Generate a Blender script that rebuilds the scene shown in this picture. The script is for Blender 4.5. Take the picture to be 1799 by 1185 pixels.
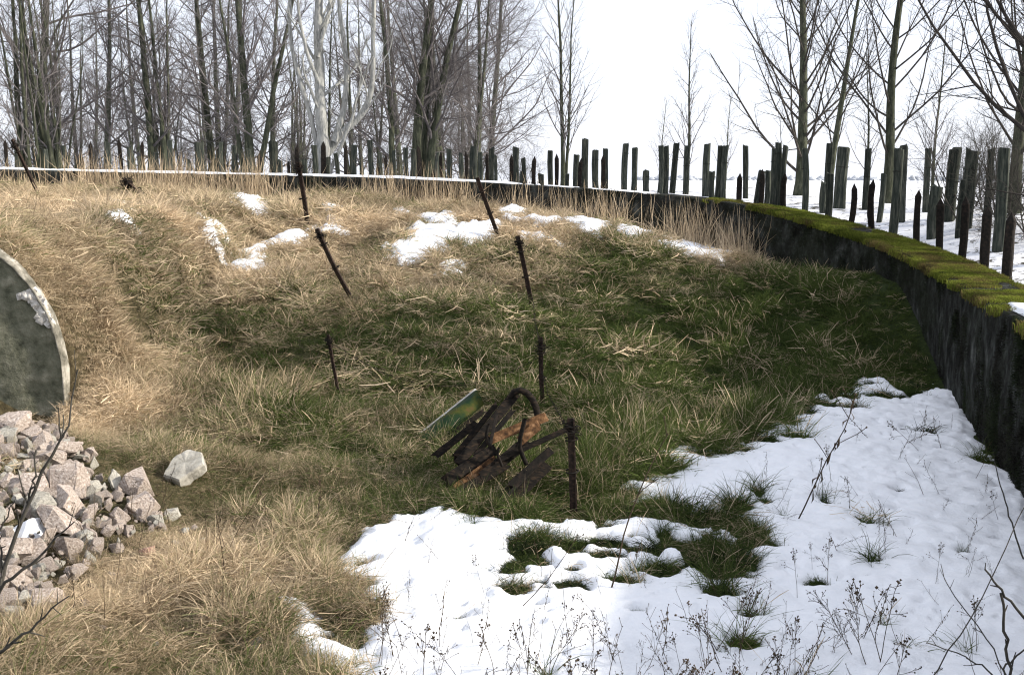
import bpy, math
import numpy as np
from math import radians as R, pi

# ------------------------------------------------------------------ scene, camera, light
scene = bpy.context.scene
for o in list(bpy.data.objects):
    bpy.data.objects.remove(o)
COL = scene.collection
EYE = np.array([0.0, 0.0, 3.87])
FPX, CX, CY, HORIZON = 1800.0, 899.5, 592.5, 300.0
PITCH = math.atan((CY - HORIZON) / FPX)
cam = bpy.data.cameras.new('camera')
cam.sensor_width = 36.0
cam.lens = 36.0 * FPX / 1799.0
cam.clip_start, cam.clip_end = 0.1, 9000
camo = bpy.data.objects.new('camera', cam)
COL.objects.link(camo)
camo.location = EYE
camo.rotation_euler = (pi / 2 - PITCH, 0, 0)
scene.camera = camo

SUN_EL, SUN_AZ = R(24), R(96)          # azimuth clockwise from +Y (the view), so the sun stands to the right
world = bpy.data.worlds.new('World')
scene.world = world
world.use_nodes = True
wn = world.node_tree
bg = wn.nodes['Background']
sky = wn.nodes.new('ShaderNodeTexSky')
sky.sky_type = 'NISHITA'
sky.sun_disc = False
sky.sun_elevation = SUN_EL
sky.sun_rotation = SUN_AZ
sky.air_density, sky.dust_density, sky.ozone_density = 1.0, 1.0, 1.0
veil = wn.nodes.new('ShaderNodeMix')                 # a thin even veil of high white cloud over the sky
veil.data_type = 'RGBA'
veil.inputs[0].default_value = 0.86
veil.inputs[7].default_value = (6.0, 6.25, 7.0, 1)
wn.links.new(sky.outputs[0], veil.inputs[6])
wn.links.new(veil.outputs[2], bg.inputs[0])
bg.inputs[1].default_value = 0.12
sl = bpy.data.lights.new('sun', 'SUN')
sl.energy, sl.angle, sl.color = 4.5, R(2.5), (1.0, 0.93, 0.82)
so = bpy.data.objects.new('sun', sl)
COL.objects.link(so)
so.rotation_euler = (pi / 2 - SUN_EL, 0, pi - SUN_AZ)
scene.view_settings.view_transform = 'Standard'
scene.view_settings.look = 'None'
scene.view_settings.exposure = 0.66
scene.view_settings.gamma = 1.0
scene.view_settings.use_curve_mapping = False
scene.render.engine = 'CYCLES'
scene.cycles.filter_width = 1.15
scene.cycles.max_bounces = 6
scene.cycles.diffuse_bounces = 3
scene.cycles.transparent_max_bounces = 6

rng = np.random.default_rng(11)

# ------------------------------------------------------------------ helpers
def ray(px, py):
    u, v = (np.asarray(px, float) - CX) / FPX, (np.asarray(py, float) - CY) / FPX
    c, s = math.cos(PITCH), math.sin(PITCH)
    return np.stack([u + 0 * v, c - v * s + 0 * u, -s - v * c + 0 * u], -1)

def at(px, py, Y):
    d = ray(px, py)
    return EYE + d * (np.asarray(Y, float) / d[..., 1])[..., None]

def project(P):
    d = np.asarray(P, float) - EYE
    c, s = math.cos(PITCH), math.sin(PITCH)
    w = d[..., 1] * c - d[..., 2] * s
    w = np.where(np.abs(w) < 1e-3, 1e-3, w)
    return CX + FPX * d[..., 0] / w, CY - FPX * (d[..., 1] * s + d[..., 2] * c) / w, w

def hash2(ix, iy, seed):
    h = (ix.astype(np.int64) * 374761393 + iy.astype(np.int64) * 668265263 + seed * 974634777) & 0x7fffffff
    h = ((h ^ (h >> 13)) * 1274126177) & 0x7fffffff
    return ((h ^ (h >> 16)) & 0xffff) / 65535.0

def vnoise(x, y, seed=0):
    ix, iy = np.floor(x), np.floor(y)
    fx, fy = x - ix, y - iy
    fx, fy = fx * fx * (3 - 2 * fx), fy * fy * (3 - 2 * fy)
    a, b = hash2(ix, iy, seed), hash2(ix + 1, iy, seed)
    c, d = hash2(ix, iy + 1, seed), hash2(ix + 1, iy + 1, seed)
    return (a * (1 - fx) + b * fx) * (1 - fy) + (c * (1 - fx) + d * fx) * fy

def fbm(x, y, scale=1.0, octv=4, seed=0):
    s, a, t = 0.0, 1.0, 0.0
    x, y = np.asarray(x, float) / scale, np.asarray(y, float) / scale
    for k in range(octv):
        s = s + a * (vnoise(x, y, seed + k * 17) - 0.5)
        t += a
        a *= 0.5
        x, y = x * 2.03 + 5.1, y * 2.03 + 9.7
    return 2 * s / t

def smooth(e0, e1, x):
    t = np.clip((x - e0) / (e1 - e0), 0, 1)
    return t * t * (3 - 2 * t)

def in_poly(x, y, poly):
    x, y = np.asarray(x), np.asarray(y)
    ins = np.zeros(x.shape, bool)
    n = len(poly)
    for i in range(n):
        x0, y0 = poly[i]
        x1, y1 = poly[(i + 1) % n]
        if y0 == y1:
            continue
        ins ^= ((y0 > y) != (y1 > y)) & (x < (x1 - x0) * (y - y0) / (y1 - y0) + x0)
    return ins

def poly_dist(x, y, poly, closed=True):
    x, y = np.asarray(x, float), np.asarray(y, float)
    best = np.full(x.shape, 1e9)
    n = len(poly)
    for i in range(n if closed else n - 1):
        a, b = np.array(poly[i]), np.array(poly[(i + 1) % n])
        ab = b - a
        t = np.clip(((x - a[0]) * ab[0] + (y - a[1]) * ab[1]) / max(ab @ ab, 1e-9), 0, 1)
        best = np.minimum(best, np.hypot(x - a[0] - t * ab[0], y - a[1] - t * ab[1]))
    return best

def sdist(x, y, poly):
    return np.where(in_poly(x, y, poly), 1, -1) * poly_dist(x, y, poly)

def mesh(name, V, F, mats, smoothed=True, attrs=None, matidx=None):
    """V n x 3; F a list of int arrays (m x 3 / m x 4) or one array."""
    me = bpy.data.meshes.new(name)
    V = np.ascontiguousarray(V, np.float32)
    if isinstance(F, np.ndarray):
        F = [F]
    F = [np.asarray(f, np.int32) for f in F if len(f)]
    loops = np.concatenate([f.ravel() for f in F]) if F else np.zeros(0, np.int32)
    tot = np.concatenate([np.full(len(f), f.shape[1], np.int32) for f in F]) if F else np.zeros(0, np.int32)
    me.vertices.add(len(V))
    me.vertices.foreach_set('co', V.ravel())
    if len(tot):
        me.loops.add(len(loops))
        me.loops.foreach_set('vertex_index', loops)
        me.polygons.add(len(tot))
        me.polygons.foreach_set('loop_start', np.concatenate([[0], np.cumsum(tot)[:-1]]).astype(np.int32))
        me.polygons.foreach_set('loop_total', tot)
        me.polygons.foreach_set('use_smooth', np.full(len(tot), bool(smoothed)))
        if matidx is not None:
            me.polygons.foreach_set('material_index', np.asarray(matidx, np.int32))
    for k, a in (attrs or {}).items():
        a = np.ascontiguousarray(a, np.float32)
        if a.ndim == 1:
            me.attributes.new(k, 'FLOAT', 'POINT').data.foreach_set('value', a)
        else:
            me.attributes.new(k, 'FLOAT_VECTOR', 'POINT').data.foreach_set('vector', a.ravel())
    for m in (mats if isinstance(mats, (list, tuple)) else [mats]):
        if m:
            me.materials.append(m)
    me.update(calc_edges=True)
    return me

def obj(name, me, parent=None, loc=(0, 0, 0)):
    o = bpy.data.objects.new(name, me)
    COL.objects.link(o)
    o.location = loc
    if parent:
        o.parent = parent
    return o

def tag(o, label, cat, group=None):
    o['label'], o['category'] = label, cat
    if group:
        o['group'] = group
    return o

def kind(o, k):
    o['kind'] = k
    return o

def empty(name, loc):
    o = bpy.data.objects.new(name, None)
    o.empty_display_size = 0.2
    COL.objects.link(o)
    o.location = loc
    return o

def grid_faces(nx, ny):
    i = np.arange(nx * ny).reshape(ny, nx)
    return np.stack([i[:-1, :-1], i[:-1, 1:], i[1:, 1:], i[1:, :-1]], -1).reshape(-1, 4)

class Acc:
    def __init__(s):
        s.V, s.F, s.n = [], {3: [], 4: []}, 0
    def add(s, V, *Fs):
        V = np.asarray(V, float).reshape(-1, 3)
        for F in Fs:
            F = np.asarray(F, int)
            if len(F):
                s.F[F.shape[1]].append(F + s.n)
        s.V.append(V)
        s.n += len(V)
    def get(s):
        return np.concatenate(s.V), [np.concatenate(f) for f in s.F.values() if f]
    def mesh(s, name, mat, smoothed=True):
        V, F = s.get()
        return mesh(name, V, F, mat, smoothed)

def tubes(acc, P, Rd, sides, cap=False):
    """P: B x n x 3 polylines, Rd: B x n radii."""
    P, Rd = np.asarray(P, float), np.asarray(Rd, float)
    B, n = P.shape[:2]
    T = np.gradient(P, axis=1)
    T /= np.linalg.norm(T, axis=2, keepdims=True) + 1e-9
    ref = np.zeros_like(T)
    ax = np.abs(T).mean(1).argmin(1)
    ref[np.arange(B), :, ax] = 1
    U = np.cross(T, ref)
    U /= np.linalg.norm(U, axis=2, keepdims=True) + 1e-9
    W = np.cross(T, U)
    a = np.arange(sides) * 2 * pi / sides
    V = P[:, :, None] + Rd[:, :, None, None] * (np.cos(a)[:, None] * U[:, :, None] + np.sin(a)[:, None] * W[:, :, None])
    idx = np.arange(B * n * sides).reshape(B, n, sides)
    nx = np.roll(idx, -1, 2)
    F = np.stack([idx[:, :-1], nx[:, :-1], nx[:, 1:], idx[:, 1:]], -1).reshape(-1, 4)
    acc.add(V.reshape(-1, 3), F)
    if cap and sides == 4:
        acc.add(V[:, -1].reshape(-1, 3), np.arange(B * 4).reshape(B, 4))
    elif cap:
        C = P[:, -1]
        v = np.concatenate([V[:, -1].reshape(-1, 3), C])
        k = np.arange(B * sides).reshape(B, sides)
        f = np.stack([k, np.roll(k, -1, 1), np.broadcast_to((B * sides + np.arange(B))[:, None], k.shape)], -1).reshape(-1, 3)
        acc.add(v, f)

# ------------------------------------------------------------------ materials
def mat(name, rough=0.9):
    m = bpy.data.materials.new(name)
    m.use_nodes = True
    nt = m.node_tree
    b = nt.nodes['Principled BSDF']
    b.inputs['Roughness'].default_value = rough
    if 'Specular IOR Level' in b.inputs:
        b.inputs['Specular IOR Level'].default_value = 0.08
    return m, nt, b

def N(nt, t, **kw):
    n = nt.nodes.new(t)
    for k, v in kw.items():
        setattr(n, k, v)
    return n

def tex(nt, scale, detail=6, rough=0.6, vec=None, stretch=None, coord='Object'):
    n = N(nt, 'ShaderNodeTexNoise')
    n.inputs['Scale'].default_value = scale
    n.inputs['Detail'].default_value = detail
    n.inputs['Roughness'].default_value = rough
    tc = N(nt, 'ShaderNodeTexCoord')
    src = tc.outputs[coord]
    if stretch:
        mp = N(nt, 'ShaderNodeMapping')
        mp.inputs['Scale'].default_value = stretch
        nt.links.new(src, mp.inputs[0])
        src = mp.outputs[0]
    nt.links.new(src, n.inputs['Vector'])
    return n

def ramp(nt, src, stops):
    r = N(nt, 'ShaderNodeValToRGB')
    e = r.color_ramp.elements
    while len(e) < len(stops):
        e.new(0.5)
    for k, (p, c) in enumerate(stops):
        e[k].position = p
        e[k].color = (c, c, c, 1) if isinstance(c, (int, float)) else (*c, 1)
    nt.links.new(src, r.inputs[0])
    return r

def mix(nt, fac, a, b):
    m = N(nt, 'ShaderNodeMix', data_type='RGBA')
    for s, v in ((m.inputs[0], fac), (m.inputs[6], a), (m.inputs[7], b)):
        if hasattr(v, 'is_output') or isinstance(v, bpy.types.NodeSocket):
            nt.links.new(v, s)
        elif isinstance(v, tuple):
            s.default_value = (*v, 1)
        else:
            s.default_value = v
    return m.outputs[2]

def bump(nt, b, src, strength=0.5, dist=0.02):
    n = N(nt, 'ShaderNodeBump')
    n.inputs['Strength'].default_value = strength
    n.inputs['Distance'].default_value = dist
    nt.links.new(src, n.inputs['Height'])
    nt.links.new(n.outputs[0], b.inputs['Normal'])

def simple(name, stops, scale, rough=0.9, bstr=0.5, bdist=0.02, stretch=None, detail=7, vary=0.0):
    m, nt, b = mat(name, rough)
    n = tex(nt, scale, detail, 0.65, stretch=stretch)
    c = ramp(nt, n.outputs[0], stops).outputs[0]
    if vary:
        oi = N(nt, 'ShaderNodeObjectInfo')
        hs = N(nt, 'ShaderNodeHueSaturation')
        mr = N(nt, 'ShaderNodeMapRange')
        mr.inputs[3].default_value, mr.inputs[4].default_value = 1 - vary, 1 + vary
        nt.links.new(oi.outputs['Random'], mr.inputs[0])
        nt.links.new(mr.outputs[0], hs.inputs['Value'])
        nt.links.new(c, hs.inputs['Color'])
        c = hs.outputs[0]
    nt.links.new(c, b.inputs['Base Color'])
    bump(nt, b, n.outputs[0], bstr, bdist)
    return m

def snow_mat(name):
    m, nt, b = mat(name, 0.6)
    n = tex(nt, 9, 8, 0.7)
    n2 = tex(nt, 45, 5, 0.75)
    c = ramp(nt, n.outputs[0], [(0.3, (0.78, 0.80, 0.83)), (0.7, (0.86, 0.865, 0.88))])
    nt.links.new(c.outputs[0], b.inputs['Base Color'])
    ad = N(nt, 'ShaderNodeMath', operation='MULTIPLY_ADD')
    ad.inputs[1].default_value = 0.25
    nt.links.new(n2.outputs[0], ad.inputs[0])
    nt.links.new(n.outputs[0], ad.inputs[2])
    bump(nt, b, ad.outputs[0], 0.55, 0.05)
    return m

SNOW = snow_mat('snow')

def ground_mat():
    m, nt, b = mat('ground_soil', 0.95)
    at_ = N(nt, 'ShaderNodeAttribute', attribute_name='snowy')
    gr = N(nt, 'ShaderNodeAttribute', attribute_name='green')
    n = tex(nt, 3.0, 8, 0.7)
    n2 = tex(nt, 14, 6, 0.7)
    soil = ramp(nt, n2.outputs[0], [(0.3, (0.025, 0.019, 0.012)), (0.55, (0.075, 0.057, 0.032)), (0.75, (0.17, 0.13, 0.075))])
    moss = ramp(nt, n2.outputs[0], [(0.3, (0.012, 0.018, 0.007)), (0.6, (0.032, 0.045, 0.014)), (0.8, (0.08, 0.075, 0.03))])
    base = mix(nt, gr.outputs['Fac'], soil.outputs[0], moss.outputs[0])
    ad = N(nt, 'ShaderNodeMath', operation='ADD')
    nt.links.new(at_.outputs['Fac'], ad.inputs[0])
    nt.links.new(n.outputs[0], ad.inputs[1])
    f = ramp(nt, ad.outputs[0], [(0.92, 0.0), (0.98, 1.0)])
    c = mix(nt, f.outputs[0], base, (0.84, 0.85, 0.88))
    nt.links.new(c, b.inputs['Base Color'])
    bump(nt, b, n2.outputs[0], 0.7, 0.05)
    return m

def wall_mat():
    m, nt, b = mat('mossy_concrete', 0.92)
    st = tex(nt, 2.2, 8, 0.7, stretch=(1.5, 1.5, 1.0))
    fine = tex(nt, 16, 8, 0.75)
    big = tex(nt, 0.55, 4, 0.6)
    base = ramp(nt, st.outputs[0], [(0.34, (0.011, 0.011, 0.010)), (0.47, (0.028, 0.028, 0.025)), (0.58, (0.058, 0.061, 0.056)), (0.70, (0.14, 0.145, 0.135))])
    mossc = ramp(nt, fine.outputs[0], [(0.3, (0.010, 0.012, 0.008)), (0.7, (0.035, 0.040, 0.024))])
    mf = ramp(nt, big.outputs[0], [(0.45, 0.0), (0.62, 0.7)])
    c = mix(nt, mf.outputs[0], base.outputs[0], mossc.outputs[0])
    lf = ramp(nt, fine.outputs[0], [(0.56, 0.0), (0.70, 0.55)])
    c = mix(nt, lf.outputs[0], c, (0.085, 0.105, 0.105))
    nt.links.new(c, b.inputs['Base Color'])
    b.inputs['Specular IOR Level'].default_value = 0.02
    b.inputs['Roughness'].default_value = 1.0
    bump(nt, b, fine.outputs[0], 1.0, 0.06)
    return m

def grass_mat(name, dry_a, dry_b, green_a, green_b):
    """dry to green by the instancer's tint; brightness by its shade value (set per tuft, darker in grass hollows)."""
    m = bpy.data.materials.new(name)
    m.use_nodes = True
    nt = m.node_tree
    nt.nodes.remove(nt.nodes['Principled BSDF'])
    out = nt.nodes['Material Output']
    t = N(nt, 'ShaderNodeAttribute', attribute_name='tint', attribute_type='INSTANCER')
    s = N(nt, 'ShaderNodeAttribute', attribute_name='shade', attribute_type='INSTANCER')
    bl = N(nt, 'ShaderNodeAttribute', attribute_name='blade')
    av = N(nt, 'ShaderNodeMath', operation='MULTIPLY_ADD')
    av.inputs[1].default_value = 0.5
    hv = N(nt, 'ShaderNodeMath', operation='MULTIPLY')
    hv.inputs[1].default_value = 0.5
    nt.links.new(bl.outputs['Fac'], hv.inputs[0])
    nt.links.new(s.outputs['Fac'], av.inputs[0])
    nt.links.new(hv.outputs[0], av.inputs[2])
    dry = mix(nt, av.outputs[0], dry_a, dry_b)
    gre = mix(nt, av.outputs[0], green_a, green_b)
    tb = N(nt, 'ShaderNodeMath', operation='MULTIPLY_ADD')     # a few dry blades in green tufts and the reverse
    tb.inputs[1].default_value = 0.7
    sh = N(nt, 'ShaderNodeMath', operation='SUBTRACT')
    sh.inputs[1].default_value = 0.5
    nt.links.new(bl.outputs['Fac'], sh.inputs[0])
    nt.links.new(sh.outputs[0], tb.inputs[0])
    nt.links.new(t.outputs['Fac'], tb.inputs[2])
    tr = ramp(nt, tb.outputs[0], [(0.33, 0.0), (0.55, 1.0)])
    c = mix(nt, tr.outputs[0], dry, gre)
    d = N(nt, 'ShaderNodeBsdfDiffuse')
    tl = N(nt, 'ShaderNodeBsdfTranslucent')
    gl = N(nt, 'ShaderNodeMixShader')
    gl.inputs[0].default_value = 0.22
    nt.links.new(c, d.inputs[0])
    nt.links.new(c, tl.inputs[0])
    nt.links.new(d.outputs[0], gl.inputs[1])
    nt.links.new(tl.outputs[0], gl.inputs[2])
    nt.links.new(gl.outputs[0], out.inputs[0])
    return m

GRASS = grass_mat('grass_blades', (0.11, 0.078, 0.040), (0.90, 0.72, 0.50), (0.010, 0.022, 0.009), (0.12, 0.155, 0.045))
MOSS = grass_mat('moss_tufts', (0.05, 0.04, 0.02), (0.26, 0.20, 0.08), (0.026, 0.040, 0.009), (0.31, 0.35, 0.06))
BARK = simple('bark', [(0.3, (0.020, 0.023, 0.017)), (0.52, (0.062, 0.068, 0.046)), (0.75, (0.15, 0.15, 0.105))], 6, 0.95, 0.8, 0.03, (2, 2, 0.5), vary=0.25)
TWIG = simple('hazed_twig_bark', [(0.3, (0.075, 0.068, 0.066)), (0.7, (0.20, 0.18, 0.175))], 8, 0.9, 0.2, 0.01, vary=0.2)  # paled and greyed: haze of the deep wood put into the twig colour
TWIGD = simple('dark_twig_bark', [(0.3, (0.022, 0.020, 0.018)), (0.7, (0.075, 0.066, 0.058))], 8, 0.9, 0.2, 0.01, vary=0.2)
DEADBARK = simple('bleached_wood', [(0.3, (0.13, 0.135, 0.13)), (0.5, (0.32, 0.32, 0.30)), (0.7, (0.50, 0.49, 0.45))], 7, 0.85, 0.9, 0.02, (2.5, 2.5, 0.4))
TIMBER = simple('weathered_timber', [(0.3, (0.012, 0.014, 0.012)), (0.5, (0.038, 0.044, 0.036)), (0.7, (0.10, 0.10, 0.08))], 5, 0.92, 0.7, 0.015, (4, 4, 0.5), vary=0.3)
RUST = simple('rusty_iron', [(0.3, (0.008, 0.0075, 0.007)), (0.5, (0.018, 0.016, 0.014)), (0.66, (0.034, 0.025, 0.020)), (0.8, (0.065, 0.04, 0.028))], 18, 1.0, 0.5, 0.006, vary=0.25)
RUST2 = simple('orange_rust', [(0.34, (0.02, 0.012, 0.008)), (0.5, (0.10, 0.052, 0.024)), (0.68, (0.28, 0.165, 0.09))], 11, 0.85, 0.6, 0.01)
GREENP = simple('green_painted_steel', [(0.3, (0.007, 0.018, 0.012)), (0.48, (0.016, 0.036, 0.014)), (0.6, (0.055, 0.062, 0.014)), (0.72, (0.09, 0.06, 0.022))], 4.5, 0.55, 0.3, 0.005)  # paint darkened to carry the shade the panel lies in
DARKWOOD = simple('tarred_timber', [(0.3, (0.006, 0.005, 0.005)), (0.5, (0.014, 0.012, 0.010)), (0.70, (0.048, 0.032, 0.021))], 9, 0.9, 0.7, 0.01, (1, 4, 4))
CONC = simple('stained_concrete', [(0.30, (0.045, 0.047, 0.032)), (0.44, (0.125, 0.126, 0.088)), (0.58, (0.19, 0.186, 0.135)), (0.74, (0.36, 0.34, 0.26))], 4.5, 0.92, 1.0, 0.06, detail=10)
RIM = simple('sunlit_concrete_rim', [(0.32, (0.06, 0.058, 0.045)), (0.5, (0.20, 0.185, 0.15)), (0.68, (0.45, 0.42, 0.36))], 5, 0.9, 0.8, 0.02)  # paler than the face: sunlight on the rim put into its colour
CHIP = simple('broken_concrete', [(0.25, (0.28, 0.26, 0.23)), (0.6, (0.62, 0.59, 0.54)), (0.85, (0.78, 0.76, 0.72))], 9, 0.9, 0.6, 0.02)
STONE = simple('pink_rubble_stone', [(0.28, (0.10, 0.08, 0.068)), (0.40, (0.30, 0.245, 0.205)), (0.54, (0.44, 0.37, 0.32)), (0.72, (0.66, 0.60, 0.54))], 9, 0.92, 1.0, 0.03, detail=10, vary=0.22)
GREYSTONE = simple('grey_rubble_stone', [(0.25, (0.12, 0.112, 0.095)), (0.5, (0.34, 0.32, 0.275)), (0.82, (0.56, 0.53, 0.46))], 7, 0.92, 0.8, 0.025, detail=10, vary=0.2)
STAKE = simple('rusty_stake_iron', [(0.3, (0.012, 0.010, 0.009)), (0.5, (0.034, 0.025, 0.020)), (0.7, (0.085, 0.052, 0.038))], 22, 0.9, 0.5, 0.005, vary=0.3)
WEED = simple('dead_weed', [(0.3, (0.025, 0.020, 0.014)), (0.7, (0.10, 0.072, 0.047))], 12, 0.95, 0.2, 0.005, vary=0.3)
CANE = simple('grey_cane', [(0.3, (0.03, 0.03, 0.027)), (0.7, (0.10, 0.09, 0.075))], 14, 0.9, 0.2, 0.005)

# ------------------------------------------------------------------ wall path and ground heights
WALL_PX = [(1799, 570, 12.4), (1700, 512, 16.6), (1640, 474, 20.0), (1570, 439, 22.6), (1500, 413, 24.6), (1420, 389, 26.6),
           (1340, 366, 28.2), (1240, 350, 29.4), (1120, 338, 30.4), (1000, 329, 31.2), (800, 317, 32.2), (600, 309.5, 33.0), (300, 304, 33.6), (0, 297, 34.2), (-250, 292, 34.8)]
wp = [(3.6, 2.0, 2.02), (4.75, 6.5, 2.02), (5.5, 9.5, 2.02)] + [tuple(at(*p)) for p in WALL_PX]
wp = np.array(wp + [(wp[-1][0] - 9, wp[-1][1] + 0.8, 4.05)])
for _ in range(3):                                     # Chaikin smoothing
    q = np.empty((2 * len(wp) - 2, 3))
    q[0::2], q[1::2] = wp[:-1] * 0.75 + wp[1:] * 0.25, wp[:-1] * 0.25 + wp[1:] * 0.75
    wp = np.vstack([wp[:1], q, wp[-1:]])
seg = np.concatenate([[0], np.cumsum(np.linalg.norm(np.diff(wp[:, :2], axis=0), axis=1))])
S = np.arange(0, seg[-1], 0.10)
WP = np.stack([np.interp(S, seg, wp[:, k]) for k in range(3)], 1)       # the wall's front top edge
tang = np.gradient(WP[:, :2], axis=0)
tang /= np.linalg.norm(tang, axis=1, keepdims=True)
OUT = np.stack([tang[:, 1], -tang[:, 0]], 1)           # points away from the ditch
THICK = 1.08
coarse = WP[::6]
MID = (WP[:, :2] + OUT * THICK * 0.5)[::6]
IN_POLY = np.vstack([MID, [(-40, 36.5), (-40, -30), (3.0, -30)]])
FRONT_POLY = np.vstack([coarse[:, :2], [(-40, 36.0), (-40, -30), (3.0, -30)]])

def tps(ctrl, lam=0.02):
    P, z = ctrl[:, :2], ctrl[:, 2]
    n = len(P)
    def phi(d):
        return np.where(d > 1e-9, d * d * np.log(d + 1e-9), 0)
    K = phi(np.linalg.norm(P[:, None] - P[None], axis=2)) + lam * np.eye(n)
    Q = np.hstack([np.ones((n, 1)), P])
    A = np.block([[K, Q], [Q.T, np.zeros((3, 3))]])
    w = np.linalg.solve(A, np.concatenate([z, np.zeros(3)]))
    def f(x, y):
        x, y = np.asarray(x, float), np.asarray(y, float)
        sh = x.shape
        X, Y = x.ravel(), y.ravel()
        r = np.empty(len(X))
        for i in range(0, len(X), 20000):
            xx, yy = X[i:i + 20000], Y[i:i + 20000]
            d = np.hypot(xx[:, None] - P[:, 0], yy[:, None] - P[:, 1])
            r[i:i + 20000] = phi(d) @ w[:n] + w[n] + w[n + 1] * xx + w[n + 2] * yy
        return r.reshape(sh)
    return f

floor_pts = [(0, 7.5, 0), (3, 7.5, 0), (5, 9, 0), (0, 9, 0), (3, 10, 0), (5, 12, 0), (2, 11.5, 0.02), (6, 15, 0), (7.6, 18.3, 0.06), (-1, 11.2, 0.06),
             (1.8, 12.8, 0.08), (4, 16, 0.08), (5.6, 18.3, 0.10), (-2, 9, 0.05), (-1.5, 6.5, 0.05), (2, 6, 0.15), (5, 6, 0.2), (-3.2, 8, 0.2), (-5, 8.5, 0.45),
             (-4.2, 10.5, 0.40), (-5.8, 10.5, 0.75), (-7.5, 10, 0.8), (-9, 12, 0.75), (-7.0, 13.45, 0.5), (-8.6, 13.45, 0.55), (-6.4, 12.6, 0.75), (-9, 8, 1.2), (-5, 6, 0.7), (0, 2, 2.1), (-6, 2, 2.1), (5, 2, 2.0), (0, -3, 2.25),
             (-8, 14.4, 2.35), (-7.1, 14.8, 2.1), (-11, 15, 2.65), (-14, 15, 2.6), (-14, 10, 1.6), (-20, 12, 2.2), (-20, 22, 3.2), (-20, 33, 3.6), (-12, -5, 2.2), (8, -5, 2.2)]
slope_px = [(600, 600, 17.5), (900, 600, 18), (300, 600, 17.2), (600, 450, 24), (900, 450, 24.5), (300, 450, 22.5), (100, 425, 20), (1200, 450, 26), (1200, 600, 21),
            (1350, 468, 26.6), (1500, 600, 20.4), (1560, 510, 22.0), (600, 350, 31), (300, 345, 31.8), (0, 335, 32.5), (900, 372, 30), (1100, 402, 28.6), (600, 800, 13.2),
            (300, 750, 14), (300, 900, 10.8), (150, 750, 13.6), (160, 600, 16), (200, 500, 19), (1000, 750, 15.2), (1350, 700, 18.2), (750, 720, 15), (1250, 448, 28.6), (1160, 420, 29.6), (1000, 400, 30.6), (800, 372, 31.7), (600, 352, 32.5), (300, 341, 33.1), (0, 337, 33.7), (700, 365, 30), (500, 355, 31)]
CT = np.array(floor_pts + [tuple(at(*p)) for p in slope_px])
H_in0 = tps(CT, 0.05)
out_px = [(1410, 346, 35), (1560, 362, 30.5), (1210, 337, 38), (1700, 378, 27), (1760, 400, 24), (1000, 331, 38), (1640, 345, 36)]
wb = (WP[::12, :2] + OUT[::12] * (THICK + 0.1))
wbz = WP[::12, 2] - 0.12
oc = np.vstack([np.column_stack([wb, wbz]), [tuple(at(*p)) for p in out_px], [(-20, 45, 3.7), (-40, 40, 4.0), (-5, 45, 3.4), (25, 30, 2.9), (20, 10, 2.0), (30, 45, 3.1), (0, 60, 3.0), (-30, 60, 3.6), (12, 46, 3.15)]])
H_out0 = tps(oc, 0.3)

BUNK = [(-330, 760), (-322, 640), (-290, 540), (-230, 455), (-160, 410), (-90, 405), (-40, 420), (0, 445), (30, 470), (60, 506), (85, 548), (101, 590), (112, 640), (117, 700), (116, 790)]
BY = 13.7
bxy = at(np.array([p[0] for p in BUNK]), np.array([p[1] for p in BUNK]), BY)
ARCH_X, ARCH_Z = bxy[1:-1, 0], bxy[1:-1, 2]

def H(x, y, rough=True):
    x, y = np.asarray(x, float), np.asarray(y, float)
    ins = in_poly(x, y, IN_POLY)
    hi = H_in0(np.clip(x, -25, 12), np.clip(y, -8, 37))
    hi = np.maximum(hi, -0.02)
    za = np.interp(x, ARCH_X, ARCH_Z)                  # earth heaped behind the bunker front up to its arch
    hi = np.where((y > 13.82) & (x < ARCH_X[-1]), np.maximum(hi, za - 0.12), hi)
    zb = np.interp(x, [ARCH_X[9] - 0.01, ARCH_X[9], ARCH_X[-1] + 0.1, ARCH_X[-1] + 1.6], [-9, ARCH_Z[9] - 0.1, 1.15, -0.2])
    wy = np.where(x > ARCH_X[-1] - 0.02, smooth(13.0, 14.7, y), y > 13.82)
    hi = hi + wy * np.maximum(zb - hi, 0)
    far = np.hypot(x, y)
    ho = H_out0(np.clip(x, -45, 32), np.clip(y, -8, 62))
    fz = 3.1 - 0.0085 * (far - 40)
    ho = ho + (fz - ho) * smooth(42, 75, far)
    if rough:
        hill = smooth(0.15, 0.6, hi)
        hi = hi + hill * (0.10 * fbm(x, y, 2.2, 3, 3) + 0.07 * fbm(x, y, 0.6, 3, 5)) + 0.025 * fbm(x, y, 0.8, 3, 8)
        ho = ho + 0.06 * fbm(x, y, 1.5, 4, 9) * smooth(200, 60, far)
    return np.where(ins, hi, ho)

def ground_at(px, py, lo=4.0, hi=40.0):
    """the point of the ditch ground met along a line of sight (found once, while laying the scene out)."""
    d = ray(px, py)
    Y = np.linspace(lo, hi, 500)
    P = EYE + d[None] * (Y / d[1])[:, None]
    below = P[:, 2] <= H(P[:, 0], P[:, 1])
    k = int(np.argmax(below)) if below.any() else len(Y) - 1
    return P[k]

def px_poly(pts):
    return np.array([ground_at(x, y)[:2] for x, y in pts])

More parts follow.
